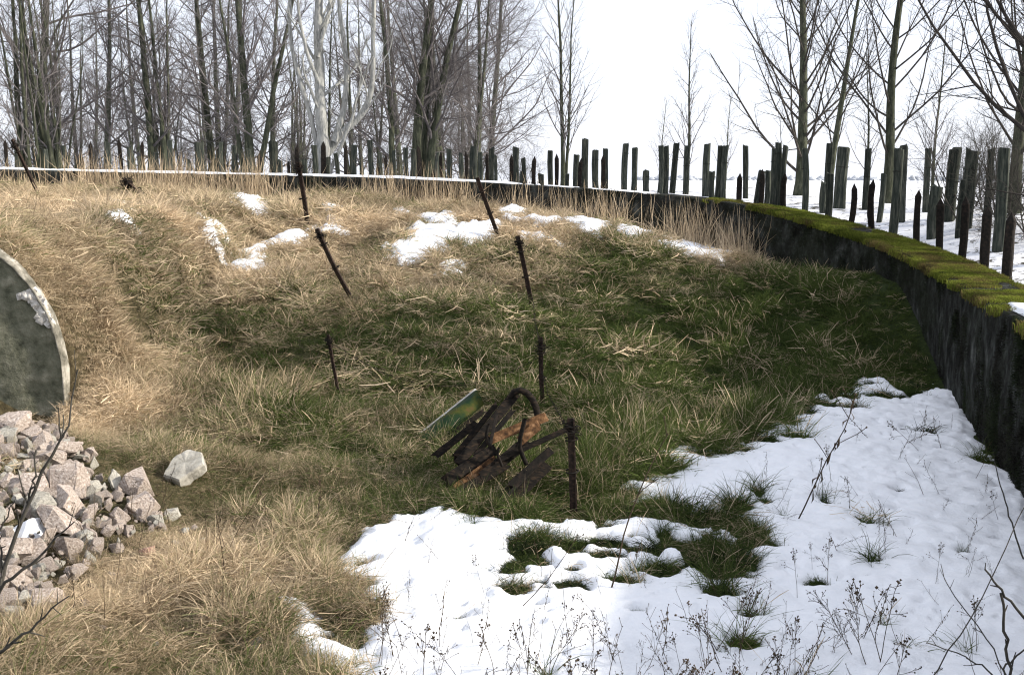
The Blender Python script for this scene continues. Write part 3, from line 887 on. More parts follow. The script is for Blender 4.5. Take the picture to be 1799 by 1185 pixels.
def cap(sa, sb, oa, ob, th, name, seed, thr=-2.0):
    k = np.arange(int(sa / .1), int(sb / .1))
    o = np.linspace(oa, ob, 12)
    kk, oo = np.meshgrid(k, o, indexing='ij')
    edge = np.minimum(1, np.minimum((oo - oa), (ob - oo)) / 0.08) * np.minimum(1, np.minimum(kk - k[0], k[-1] - kk) / 4)
    nz = fbm(S[kk], oo, 0.9, 4, seed)
    t = th * (np.sqrt(np.clip(edge, 0, 1)) * (0.75 + 0.5 * nz)) - 0.012
    t = np.where(nz < thr, -0.03, t)
    wob = 0.05 * fbm(S[kk], 0 * oo, 0.6, 3, seed + 3)
    xy = WP[kk, :2] + OUT[kk] * (oo + wob)[..., None]
    V = np.concatenate([xy, (WP[kk, 2] + t)[..., None]], -1).reshape(-1, 3) - wl
    return obj(name, mesh(name, V, grid_faces(len(o), len(k)), SNOW), wall)
cap(wall_s(905), wall_s(-200), 0.03, THICK - 0.05, 0.085, 'snow_cap', 101)
cap(wall_s(1150), wall_s(905), 0.05, 0.7, 0.05, 'snow_cap', 103, -0.25)
sq = wall_s(1799)
cap(sq - 3.0, sq + 2.5, 0.16, THICK - 0.02, 0.12, 'snow_cap', 105)
cap(sq + 3.0, sq + 3.6, 0.5, 0.8, 0.04, 'snow_cap', 107)

# ------------------------------------------------------------------ posts behind the wall
# (px, top py, width px, kind) kind: P pointed iron stake, F flat-topped sleeper, S short flat stub; optional extra metres behind the wall
POSTS = [(8, 245, 6, 'P'), (27, 250, 9, 'F'), (80, 262, 7, 'F'), (112, 256, 8, 'F'), (145, 275, 6, 'P'), (158, 248, 6, 'P'), (187, 250, 10, 'F'), (211, 243, 6, 'P'), (229, 257, 9, 'F'), (250, 247, 6, 'P'), (273, 268, 7, 'F'),
         (297, 247, 9, 'F'), (315, 284, 5, 'P'), (329, 280, 8, 'S'), (348, 250, 14, 'F'), (388, 250, 7, 'F'), (413, 258, 9, 'F'), (436, 262, 8, 'F'), (456, 268, 7, 'P'), (481, 249, 13, 'F'), (492, 283, 7, 'S'), (507, 282, 5, 'P'),
         (522, 253, 6, 'P'), (535, 280, 8, 'S'), (552, 255, 9, 'F'), (566, 248, 8, 'P'), (577, 277, 8, 'S'), (592, 270, 7, 'F'), (607, 254, 6, 'P'), (620, 255, 9, 'F'), (634, 286, 6, 'S'), (652, 246, 9, 'F'), (662, 288, 6, 'P'), (668, 268, 7, 'F'),
         (677, 270, 6, 'P'), (693, 265, 6, 'F'), (714, 260, 8, 'F'), (725, 262, 8, 'F'), (735, 255, 7, 'P'), (760, 298, 6, 'P'), (768, 268, 6, 'F'), (776, 266, 6, 'P'), (789, 262, 9, 'F'), (810, 270, 7, 'F'), (817, 265, 6, 'P'), (831, 258, 11, 'F'),
         (845, 268, 8, 'F'), (857, 268, 5, 'P'), (863, 261, 9, 'F'), (871, 273, 6, 'F'), (898, 272, 7, 'P'), (907, 259, 10, 'F'), (917, 302, 5, 'S'), (922, 278, 7, 'F'), (938, 274, 7, 'P'), (951, 306, 9, 'S'), (968, 265, 9, 'F'), (978, 270, 7, 'P'),
         (997, 306, 7, 'S'), (1012, 272, 9, 'F'), (1019, 278, 7, 'P'), (1028, 245, 10, 'F'), (1047, 264, 10, 'F'), (1060, 272, 7, 'P'), (1065, 262, 9, 'F'), (1098, 254, 10, 'F'), (1115, 260, 9, 'F'), (1136, 300, 10, 'S'), (1161, 256, 9, 'F'), (1171, 257, 9, 'F'),
         (1183, 253, 10, 'F'), (1207, 256, 10, 'F', 3), (1242, 253, 10, 'F', 2.2), (1252, 302, 10, 'S'), (1263, 257, 8, 'F', 2.2), (1273, 256, 10, 'F', 2.2), (1300, 304, 9, 'P'), (1313, 256, 9, 'F', 3), (1331, 300, 10, 'S'), (1339, 297, 9, 'P'), (1349, 300, 9, 'S'),
         (1359, 262, 10, 'F', 1.5), (1369, 251, 10, 'F', 1.5), (1378, 258, 8, 'F', 1.5), (1379, 303, 9, 'P'), (1419, 262, 10, 'F', 0.2), (1448, 322, 10, 'S'), (1459, 305, 12, 'S', 0.3), (1457, 252, 11, 'F', 3.2), (1480, 259, 19, 'F', 3.2), (1498, 322, 10, 'P'), (1525, 262, 10, 'F', 3.5),
         (1537, 315, 10, 'P'), (1549, 306, 9, 'S', 1.8), (1577, 262, 14, 'F', 0.2), (1591, 258, 12, 'F', 2.4), (1616, 333, 11, 'P'), (1633, 261, 10, 'F', 5), (1644, 327, 17, 'S', 1.2), (1656, 348, 12, 'P'), (1676, 262, 18, 'F', 4), (1689, 316, 9, 'S', 2), (1704, 265, 20, 'F', 3.2),
         (1697, 345, 13, 'P'), (1741, 263, 11, 'F', 4), (1737, 363, 14, 'P'), (1766, 262, 18, 'F', 3), (1777, 373, 15, 'P')]
BACK = WP[:, :2] + OUT * THICK
bang = np.arctan2(BACK[:, 0], BACK[:, 1])
kb = np.arange(len(BACK))[BACK[:, 1] > 10]
bang_k = bang[kb]
ranks = {c: {i: r for r, i in enumerate(sorted((i for i, p in enumerate(POSTS) if p[3] == c), key=lambda i: POSTS[i][0]))} for c in 'PFS'}
def square_bar(hw, hd, h, mode, seed):
    """a worn bar on a small square plan: rings of eight points, chamfered corners, pointed or flat (splintered) head"""
    r = np.random.default_rng(seed)
    c = 0.72
    plan = np.array([(1, -c), (1, c), (c, 1), (-c, 1), (-1, c), (-1, -c), (-c, -1), (c, -1)]) * (hw, hd)
    zs = [-0.5, 0.0, h * 0.33, h * 0.66, h - (0.16 if mode == 'P' else 0.012)]
    L = []
    bow = r.normal(0, 0.022, 2)
    for z in zs:
        L.append(np.column_stack([plan * (1 + r.normal(0, 0.035)) + bow * math.sin(3.1 * max(z, 0) / h) + r.normal(0, hw * 0.03, (8, 2)), np.full(8, z)]))
    if mode == 'P':
        L.append(np.column_stack([plan * 0.08 + (0, 0), np.full(8, h)]))
    else:
        L.append(np.column_stack([plan * r.uniform(0.86, 0.97), h + r.normal(0, 0.018, 8) + plan @ r.normal(0, 0.22, 2)]))
    V = np.concatenate(L + [[(0, 0, h + (0.005 if mode != 'P' else 0.004))]])
    i = np.arange(len(L) * 8).reshape(-1, 8)
    j = np.roll(i, -1, 1)
    F = np.stack([i[:-1], j[:-1], j[1:], i[1:]], -1).reshape(-1, 4)
    T = np.stack([i[-1], j[-1], np.full(8, len(V) - 1)], -1)
    return V, [F, T]
for i, p in enumerate(POSTS):
    px, ty, w, c = p[:4]
    d = ray(px, 300)
    ang = math.atan2(d[0], d[1])
    cand = kb[np.argsort(np.abs(bang_k - ang))[:40]]
    k = cand[np.argmin(np.hypot(*(BACK[cand] - 0).T) if px > 1500 else np.abs(bang[cand] - ang))]
    k = kb[np.argmin(np.abs(bang_k - ang))]
    extra = p[4] if len(p) > 4 else {'P': 0.2, 'F': rng.uniform(0.7, 2.4), 'S': rng.uniform(0.4, 1.2)}[c]
    Yb = BACK[k, 1] + extra * (1.0 if px < 1500 else 1.0)
    T = at(px, ty, Yb)
    bz = float(H(T[0], T[1]))
    h = max(0.25, T[2] - bz)
    w_m = w / FPX * Yb
    V, F = square_bar(w_m * 0.5, w_m * (0.5 if c == 'P' else rng.uniform(0.4, 0.7)), h, c, i)
    nm = {'P': 'pointed_stake', 'F': 'timber_post', 'S': 'timber_stub'}[c]
    o = obj(nm, mesh(nm, V, F, RUST if c == 'P' else TIMBER, False), None, (T[0], T[1], bz))
    o.rotation_euler = (rng.normal(0, .022), rng.normal(0, .024), rng.normal(0, .15) + (ang * -1))
    if i and c == 'S' and px == 1331:
        o.rotation_euler[1] = 0.12
    rk = ordinal(ranks[c][i])
    where = 'behind the snow-capped wall' if px < 1000 else ('behind the wall before the open sky' if px < 1330 else 'behind the mossy stretch of wall')
    look = {'P': 'thin dark pointed stake', 'F': ('thick' if w >= 13 else 'tall') + ' flat-topped timber post', 'S': 'short timber stub'}[c]
    tag(o, f'{look} {where}, {rk} such from left', 'post', {'P': 'pointed iron stakes along the wall', 'F': 'tall timber posts behind the wall', 'S': 'short timber stubs behind the wall'}[c])
    if c != 'P' and w >= 10 and px > 1000:                    # a wire staple band on the nearer posts
        a = Acc()
        zz = h * rng.uniform(0.5, 0.85)
        ring_ = np.array([[(math.cos(t) * w_m * 0.60, math.sin(t) * w_m * 0.66, zz + 0.01 * math.sin(3 * t)) for t in np.linspace(0, 2 * pi, 9)]])
        tubes(a, ring_, np.full((1, 9), 0.006), 4)
        obj('wire_band', a.mesh('wire_band', RUST), o)

# ------------------------------------------------------------------ trees
def unit(v):
    return v / (np.linalg.norm(v, axis=-1, keepdims=True) + 1e-9)

def grow(r, start, d, length, nseg, wander, up):
    B = len(start)
    P = np.zeros((B, nseg + 1, 3))
    P[:, 0] = start
    for k in range(nseg):
        d = unit(d + r.normal(0, wander, (B, 3)) + np.array([0, 0, 1]) * (up if np.isscalar(up) else up[:, None]))
        P[:, k + 1] = P[:, k] + d * (length / nseg)[:, None]
    return P

def spawn(r, P, Rd, length, m, t0, t1, ang, angj, ratio, taper, rratio):
    """m children on each polyline; returns start, direction, length, radius."""
    B, n = P.shape[:2]
    t = np.sort(t0 + (t1 - t0) * (np.arange(m)[None] + r.random((B, m))) / m, 1)
    f = t * (n - 1)
    i = np.minimum(f.astype(int), n - 2)
    w = (f - i)[..., None]
    b = np.arange(B)[:, None]
    st = P[b, i] * (1 - w) + P[b, i + 1] * w
    tg = unit(P[b, i + 1] - P[b, i])
    rad = Rd[b, i] * (1 - w[..., 0]) + Rd[b, i + 1] * w[..., 0]
    az = (np.arange(m) * 2.4)[None] + r.uniform(0, 6.28, (B, 1)) + r.normal(0, 0.5, (B, m))
    ref = np.where(np.abs(tg[..., 2:]) > 0.9, np.array([1.0, 0, 0]), np.array([0, 0, 1.0]))
    u = unit(np.cross(tg, ref))
    v = np.cross(tg, u)
    sd = np.cos(az)[..., None] * u + np.sin(az)[..., None] * v
    a = r.normal(ang, angj, (B, m))[..., None]
    d = np.cos(a) * tg + np.sin(a) * sd
    ln = length[:, None] * ratio * (1 - taper * (t - t0) / (t1 - t0 + 1e-6)) * r.uniform(0.65, 1.2, (B, m))
    rr = np.minimum(rad * 0.8, np.maximum(rad * rratio, 0.006))
    return st.reshape(-1, 3), d.reshape(-1, 3), ln.ravel(), rr.ravel()

def radii(r0, n, end=0.2):
    return r0[:, None] * np.linspace(1, end, n)[None]

TREES = {}
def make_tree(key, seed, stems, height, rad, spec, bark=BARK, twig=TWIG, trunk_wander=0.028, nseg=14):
    """stems: list of ((x,y) offset, tilt, azimuth, relative height, relative radius). spec: one dict for each branch order."""
    r = np.random.default_rng(seed)
    tr, cr = Acc(), Acc()
    st = np.array([(s[0][0], s[0][1], -0.3) for s in stems], float)
    dr = np.array([(math.sin(s[1]) * math.cos(s[2]), math.sin(s[1]) * math.sin(s[2]), math.cos(s[1])) for s in stems])
    ln = np.array([height * s[3] for s in stems])
    rd = np.array([rad * s[4] for s in stems])
    P = grow(r, st, dr, ln, nseg, trunk_wander, 0.035)
    Rr = radii(rd, nseg + 1, 0.16)
    Rr[:, 0] *= 1.55
    Rr[:, 1] *= 1.08
    tubes(tr, P, Rr, 8)
    L = ln
    for lv, s in enumerate(spec):
        a, d, L, r0 = spawn(r, P, Rr, L, s['m'], s['t0'], s.get('t1', 0.98), s['ang'], s.get('angj', 0.15), s['ratio'], s.get('taper', 0.6), s.get('rr', 0.45))
        ns = s['seg']
        P = grow(r, a, d, L, ns, s.get('wander', 0.10), s.get('up', 0.05))
        Rr = radii(r0, ns + 1, 0.3 if lv < len(spec) - 1 else 0.5)
        tubes(tr if s.get('trunk') else cr, P, Rr, 5 if lv == 0 else (4 if lv == 1 else 3))
    me_t, me_c = tr.mesh('trunk', bark), cr.mesh('crown', twig)
    TREES[key] = (me_t, me_c, height)

BEECH = [dict(m=44, t0=0.07, ang=1.05, angj=0.25, ratio=0.30, taper=0.5, rr=0.32, seg=7, up=0.035, wander=0.11),
         dict(m=9, t0=0.12, ang=0.75, ratio=0.45, taper=0.5, rr=0.5, seg=4, up=0.02, wander=0.13),
         dict(m=8, t0=0.1, ang=0.7, ratio=0.50, taper=0.4, rr=0.6, seg=3, up=0.02, wander=0.14),
         dict(m=4, t0=0.15, ang=0.65, ratio=0.5, taper=0.3, rr=0.75, seg=2, up=0.02, wander=0.12)]
ASH = [dict(m=30, t0=0.07, ang=0.72, angj=0.25, ratio=0.36, taper=0.5, rr=0.38, seg=8, up=0.05, wander=0.10),
       dict(m=9, t0=0.15, ang=0.7, ratio=0.42, taper=0.5, rr=0.5, seg=4, up=0.04, wander=0.13),
       dict(m=6, t0=0.15, ang=0.7, ratio=0.48, taper=0.4, rr=0.6, seg=3, up=0.03, wander=0.13),
       dict(m=3, t0=0.2, ang=0.6, ratio=0.5, taper=0.3, rr=0.75, seg=2, up=0.03, wander=0.12)]
ALDER = [dict(m=46, t0=0.07, t1=0.97, ang=0.86, angj=0.16, ratio=0.54, taper=0.62, rr=0.27, seg=9, up=0.095, wander=0.055),
         dict(m=10, t0=0.15, ang=0.65, angj=0.2, ratio=0.30, taper=0.4, rr=0.45, seg=4, up=0.05, wander=0.10),
         dict(m=5, t0=0.15, ang=0.7, ratio=0.42, taper=0.4, rr=0.65, seg=3, up=0.05, wander=0.13),
         dict(m=2, t0=0.3, ang=0.6, ratio=0.45, taper=0.3, rr=0.8, seg=2, up=0.03, wander=0.12)]
SAP = [dict(m=30, t0=0.15, ang=0.55, angj=0.15, ratio=0.28, taper=0.6, rr=0.35, seg=5, up=0.05, wander=0.07),
       dict(m=6, t0=0.2, ang=0.6, ratio=0.40, taper=0.4, rr=0.55, seg=3, up=0.04, wander=0.1),
       dict(m=3, t0=0.2, ang=0.6, ratio=0.45, taper=0.4, rr=0.7, seg=2, up=0.03, wander=0.12)]
BUSH = [dict(m=9, t0=0.15, ang=0.6, angj=0.25, ratio=0.55, taper=0.4, rr=0.5, seg=5, up=0.0, wander=0.14),
        dict(m=7, t0=0.15, ang=0.7, ratio=0.5, taper=0.4, rr=0.6, seg=3, up=0.0, wander=0.16),
        dict(m=5, t0=0.15, ang=0.8, ratio=0.45, taper=0.3, rr=0.7, seg=2, up=0.0, wander=0.18)]
one = [((0, 0), 0.02, 0, 1, 1)]
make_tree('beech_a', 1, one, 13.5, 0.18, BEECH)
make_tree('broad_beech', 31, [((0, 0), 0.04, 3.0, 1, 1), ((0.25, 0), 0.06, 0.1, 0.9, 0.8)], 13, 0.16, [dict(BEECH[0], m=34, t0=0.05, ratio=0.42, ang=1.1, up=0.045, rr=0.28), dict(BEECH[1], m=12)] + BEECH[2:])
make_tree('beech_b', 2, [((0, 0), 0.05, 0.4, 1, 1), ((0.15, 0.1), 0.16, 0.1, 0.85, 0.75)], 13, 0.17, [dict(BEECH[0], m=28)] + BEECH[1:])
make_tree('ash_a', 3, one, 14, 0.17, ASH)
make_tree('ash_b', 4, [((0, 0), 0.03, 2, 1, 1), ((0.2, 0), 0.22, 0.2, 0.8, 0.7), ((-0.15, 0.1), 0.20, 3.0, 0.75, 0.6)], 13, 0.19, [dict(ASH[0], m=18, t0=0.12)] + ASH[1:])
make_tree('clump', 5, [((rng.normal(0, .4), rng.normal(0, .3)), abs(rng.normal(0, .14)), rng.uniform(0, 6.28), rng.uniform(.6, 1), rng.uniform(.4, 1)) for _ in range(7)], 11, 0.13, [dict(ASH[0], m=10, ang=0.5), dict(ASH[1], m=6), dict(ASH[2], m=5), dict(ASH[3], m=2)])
make_tree('alder_a', 6, one, 11.5, 0.20, ALDER, twig=TWIGD)
make_tree('alder_b', 7, one, 11.5, 0.17, [dict(ALDER[0], m=28, t0=0.12)] + ALDER[1:], twig=TWIGD)
make_tree('leaning', 8, [((0, 0), 0.16, 0.1, 1, 1)], 9.5, 0.12, [dict(ALDER[0], m=20, t0=0.15)] + ALDER[1:], twig=TWIGD)
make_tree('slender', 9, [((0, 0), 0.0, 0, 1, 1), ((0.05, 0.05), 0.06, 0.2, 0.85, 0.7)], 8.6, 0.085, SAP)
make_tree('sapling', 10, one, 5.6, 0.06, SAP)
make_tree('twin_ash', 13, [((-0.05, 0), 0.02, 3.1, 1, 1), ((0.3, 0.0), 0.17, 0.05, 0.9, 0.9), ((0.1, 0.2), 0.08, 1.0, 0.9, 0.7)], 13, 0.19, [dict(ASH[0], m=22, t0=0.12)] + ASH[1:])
make_tree('bush', 12, [((rng.normal(0, .5), rng.normal(0, .5)), rng.uniform(.1, .8), rng.uniform(0, 6.28), rng.uniform(.6, 1), 1) for _ in range(16)], 3.3, 0.022, BUSH, twig=CANE, bark=CANE)
# bleached dead tree: a bare trunk with few bowed limbs
r_ = np.random.default_rng(22)
tr_, cr_ = Acc(), Acc()
for pts, r0, r1 in [([(0, 312), (0, 290), (-1, 250), (-3, 200), (-6, 140), (-7, 90), (-4, 40), (-1, 0), (2, -150)], .27, .10), ([(2, 262), (14, 240), (34, 218), (62, 196), (80, 165), (88, 120), (88, 60), (92, 0), (99, -130)], .15, .06),
                    ([(16, 238), (28, 205), (38, 160), (41, 100), (34, 40), (30, 0), (32, -120)], .13, .05), ([(-6, 285), (-14, 235), (-22, 190), (-40, 130), (-51, 80), (-54, 30), (-52, -10), (-48, -120)], .10, .05),
                    ([(-7, 95), (4, 60), (16, 20), (22, -20), (30, -100)], .08, .04), ([(5, 295), (22, 262), (38, 225), (48, 205), (60, 160), (75, 120), (90, 95)], .07, .03), ([(-6, 140), (-22, 95), (-32, 40), (-34, -30), (-30, -100)], .075, .03)]:
    q = np.array(pts, float)
    t = np.linspace(0, len(q) - 1, 26)
    c_ = np.stack([np.interp(t, np.arange(len(q)), q[:, 0]), np.interp(t, np.arange(len(q)), q[:, 1])], 1)
    c_[1:-1] = (c_[:-2] + 2 * c_[1:-1] + c_[2:]) / 4
    yw = np.cumsum(r_.normal(0, 0.05, 26))
    Pd = np.column_stack([c_[:, 0] * 0.0203, yw - yw[0], (300 - c_[:, 1]) * 0.0203])[None]
    Rd = np.linspace(r0, r1, 26)[None] * (1 + 0.06 * r_.normal(size=(1, 26)))
    if r0 > .2:
        Rd[0, :3] *= (1.5, 1.25, 1.1)
    tubes(tr_, Pd, Rd, 9)
    sa, sd_, sL, sr = spawn(r_, Pd, Rd, np.array([6.0]), 7, 0.3, 1, 0.55, 0.2, 0.36, 0.4, 0.35)
    Q = grow(r_, sa, sd_, sL, 7, 0.12, 0.09)
    Rq = radii(sr, 8, 0.35)
    tubes(cr_, Q, Rq, 5)
    sa, sd_, sL, sr = spawn(r_, Q, Rq, sL, 4, 0.3, 1, 0.6, 0.2, 0.4, 0.4, 0.5)
    Q = grow(r_, sa, sd_, sL, 4, 0.12, 0.06)
    tubes(cr_, Q, radii(sr, 5, 0.4), 4)
TREES['dead'] = (tr_.mesh('trunk', DEADBARK), cr_.mesh('crown', DEADBARK), 12)

used_tree = {}
def tree(key, px, Y, label, name='bare_tree', scale=1.0, rz=None, group=None, cat='tree'):
    d = ray(px, 300)
    x = d[0] / d[1] * Y
    z = float(H(x, Y))
    root = empty(name, (x, Y, z))
    root.rotation_euler = (0, 0, rng.uniform(0, 6.28) if rz is None else rz)
    root.scale = (scale,) * 3
    tag(root, label, cat, group)
    obj('trunk', TREES[key][0], root)
    obj('crown', TREES[key][1], root)
    return root

G1, G2 = 'bare trees of the wood on the left', 'bare trees on the right behind the posts'
tree('clump', 62, 37, 'dense clump of many thin upright stems at the left edge of the wood', 'bare_tree', 1.05, 0.3, G1)
tree('ash_a', 70, 40, 'straight thick-trunked tree standing within the clump of stems on the left', 'bare_tree', 1.1, 1, G1)
tree('clump', 108, 39, 'leaning bundle of thin stems right of the thick-trunked tree on the left', 'bare_tree', 0.8, 2.2, G1)
tree('beech_a', 268, 42, 'straight dark tree, the single trunk a quarter of the way along the wood', 'bare_tree', 0.95, 0.5, G1)
tree('slender', 292, 42, 'thin stem rising just right of the single straight dark trunk', 'bare_tree', 1.3, 0.7, G1)
tree('beech_a', 374, 47, 'straight tree left of the mossy forked trunk', 'bare_tree', 1.0, 2.0, G1)
tree('ash_b', 441, 40, 'mossy forked tree left of the white dead tree', 'bare_tree', 0.95, 0.2, G1)
tree('dead', 571, 36.5, 'bleached white dead tree without bark, limbs bowed upward', 'dead_tree', 1.0, 0.0)
tree('ash_a', 692, 42, 'slim tree right of the white dead tree', 'bare_tree', 0.85, 3.0, G1)
tree('twin_ash', 733, 38.5, 'big mossy tree with two thick stems leaning apart, middle of the picture', 'bare_tree', 1.0, 0.0, G1)
tree('broad_beech', 770, 46, 'branchy tree behind the big two-stemmed tree', 'bare_tree', 0.9, 0.9, G1)
tree('broad_beech', 838, 43, 'twin-stemmed tree whose wide fan of fine twigs ends the wood on the right', 'bare_tree', 0.85, 4.2, G1)
tree('slender', 990, 35.5, 'slender young birch standing apart right of the wood', 'young_tree', 1.0, 0.1)
tree('alder_a', 1408, 36, 'largest tree on the right, long limbs sweeping up from low on the trunk', 'bare_tree', 1.0, 0.4, G2)
tree('leaning', 1452, 34, 'thin tree leaning right beside the largest right-hand tree', 'bare_tree', 1.0, 0.2, G2)
tree('alder_b', 1562, 31.5, 'straight mossy trunk between the thick posts on the right', 'bare_tree', 0.95, 1.1, G2)
tree('alder_b', 1786, 26.5, 'dark trunk at the right edge rising out of the brambles', 'bare_tree', 0.95, 2.6, G2)
tree('alder_b', 1885, 20.5, 'tree beyond the right edge whose branches reach into the picture', 'bare_tree', 0.95, 2.0, G2)
tree('alder_a', 1990, 15.5, 'nearest tree outside the right edge, only twig ends in view', 'bare_tree', 1.0, 0.9, G2)
tree('sapling', 1208, 38.5, 'small upright tree alone before the white sky behind the posts', 'young_tree', 1.15, 0.4)
tree('sapling', 1275, 44, 'faint low sapling left of the largest right-hand tree', 'young_tree', 0.75, 1.0)
tree('sapling', 1160, 46, 'faint thin sapling left of the small upright tree', 'young_tree', 0.72, 2.0)
tree('sapling', 1640, 34, 'thin sapling with slanting stems between the two straight right-hand trunks', 'young_tree', 1.05, 3.0)
tree('sapling', 1525, 33, 'thin sapling left of the straight mossy trunk', 'young_tree', 0.9, 5.0)
tree('bush', 1765, 25.5, 'tangled bramble thicket round the posts at the right edge', 'bush', 1.0, 0.3, None, 'bush')
tree('bush', 1700, 29, 'thorny bush behind the thick posts near the right edge', 'bush', 0.8, 2.1, None, 'bush')
tree('bush', 1840, 22.5, 'dark thorny bush cut off by the right edge of the picture', 'bush', 1.0, 4.1, None, 'bush')
# deeper rows of the wood
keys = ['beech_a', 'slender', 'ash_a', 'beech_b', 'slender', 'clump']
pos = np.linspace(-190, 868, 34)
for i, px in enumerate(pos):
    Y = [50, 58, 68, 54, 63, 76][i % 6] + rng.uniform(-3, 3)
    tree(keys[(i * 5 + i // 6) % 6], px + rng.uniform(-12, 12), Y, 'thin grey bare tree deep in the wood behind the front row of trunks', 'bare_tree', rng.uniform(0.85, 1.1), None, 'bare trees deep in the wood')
for i, px in enumerate(np.linspace(-60, 930, 9)):
    tree('bush', px + rng.uniform(-20, 20), rng.uniform(46, 58), 'low leafless bush between the trunks behind the posts', 'bush', rng.uniform(0.7, 1.2), None, 'low bushes under the trees of the wood', 'bush')

# ------------------------------------------------------------------ concrete bunker front at the left
bk = empty('concrete_bunker', (bxy[7, 0], BY, 0.5))
tag(bk, 'dark rounded concrete bunker front half buried in the grassy bank', 'bunker')
bl_ = np.array(bk.location)
out = bxy[:, [0, 2]]
for _ in range(2):
    q = np.empty((2 * len(out) - 2, 2))
    q[0::2], q[1::2] = out[:-1] * .75 + out[1:] * .25, out[:-1] * .25 + out[1:] * .75
    out = np.vstack([out[:1], q, out[-1:]])
out[0, 1] = out[-1, 1] = -0.1
cn = np.array([out[:, 0].mean(), 0.2])
def bring(f, y):
    p = cn + (out - cn) * f
    return np.column_stack([p[:, 0], np.full(len(p), y), p[:, 1]])
a = Acc()
layers = [bring(0.05, BY + 0.02)] + [bring(f, BY + 0.02 + 0.012 * math.sin(9 * f)) for f in np.linspace(0.15, 0.95, 16)] + [bring(0.980, BY + 0.03)]
L = np.stack(layers)
L[..., 1] += 0.02 * fbm(L[..., 0], L[..., 2], 0.3, 5, 111)
a.add((L - bl_).reshape(-1, 3), grid_faces(L.shape[1], L.shape[0]))
obj('front_wall', a.mesh('front_wall', CONC), bk)
a = Acc()
L = np.stack([bring(0.977, BY + 0.06), bring(0.979, BY - 0.01), bring(0.983, BY - 0.03), bring(0.992, BY - 0.03), bring(0.998, BY - 0.01), bring(1.0, BY + 0.02), bring(1.0, BY + 0.16), bring(0.96, BY + 0.30)])
L += 0.006 * rng.normal(size=L.shape)
a.add((L - bl_).reshape(-1, 3), grid_faces(L.shape[1], L.shape[0]))
obj('rim', a.mesh('rim', RIM), bk)
# broken pale patch: small angular fragments set in the face
frag = Acc()
hull_cache = []
import bmesh
def rock_mesh(seed, npts=26, sub=1, jit=0.10, flat=1.0, name='rock', m=None, edge=0.06):
    r = np.random.default_rng(seed)
    bm = bmesh.new()
    nf = r.integers(7, 12)
    pn = unit(r.normal(size=(npts, 3)))
    box = r.uniform(0.62, 1.0, 3) * (1, 1, flat)
    pts = np.sign(pn) * np.abs(pn) ** 0.55 * box                      # blocky
    pts += r.normal(0, 0.07, pts.shape)
    for p in pts:
        bm.verts.new(p)
    bmesh.ops.convex_hull(bm, input=bm.verts)
    for v in [v for v in bm.verts if not v.link_faces]:
        bm.verts.remove(v)
    bmesh.ops.bevel(bm, geom=bm.edges[:], offset=edge, segments=1, affect='EDGES', profile=0.6, clamp_overlap=True)
    bmesh.ops.triangulate(bm, faces=bm.faces[:])
    if sub:
        bmesh.ops.subdivide_edges(bm, edges=[e for e in bm.edges if e.calc_length() > 0.35], cuts=sub, use_grid_fill=True)
        bmesh.ops.triangulate(bm, faces=bm.faces[:])
    for v in bm.verts:
        c = np.array(v.co)
        f = fbm(np.array(c[0] + c[2] * 0.7 + seed), np.array(c[1] - c[2] * 0.5), 0.55, 3, seed)
        v.co = c * (1 + jit * float(f)) + r.normal(0, 0.012, 3)
    me = bpy.data.meshes.new(name)
    bm.to_mesh(me)
    bm.free()
    me.polygons.foreach_set('use_smooth', np.zeros(len(me.polygons), bool))
    if m:
        me.materials.append(m)
    return me
pp = at(np.array([28, 60, 78, 93, 90, 72, 62, 50]), np.array([518, 505, 530, 568, 576, 570, 548, 528]), BY)[:, [0, 2]]
x, z = np.meshgrid(np.linspace(pp[:, 0].min() - .05, pp[:, 0].max() + .05, 40), np.linspace(pp[:, 1].min() - .05, pp[:, 1].max() + .05, 50))
sd = sdist(x, z, pp) + 0.04 * fbm(x, z, 0.12, 3, 131)
V = np.stack([x, BY - 0.012 + 0.05 * fbm(x, z, 0.1, 4, 133) + np.where(sd < 0, 0.06, 0), z], -1).reshape(-1, 3) - bl_
fq = grid_faces(40, 50)
fq = fq[sd.ravel()[fq].max(1) > 0]
used_, inv_ = np.unique(fq, return_inverse=True)
obj('chipped_patch', mesh('chipped_patch', V[used_], inv_.reshape(-1, 4), CHIP, False), bk)
for i in range(60):
    c = pp.min(0) + rng.random(2) * (pp.max(0) - pp.min(0))
    if not in_poly(np.array([c[0]]), np.array([c[1]]), pp)[0]:
        continue
    me = rock_mesh(900 + i, 10, 0, 0.05, name='fragment', m=CHIP, edge=0.03)
    o = obj('fragment', me, bk)
    o.location = np.array([c[0], BY - 0.005, c[1]]) - bl_
    s = rng.uniform(0.025, 0.07)
    o.scale = (s, 0.02, s)
    o.rotation_euler = (0, rng.uniform(0, 3), 0)

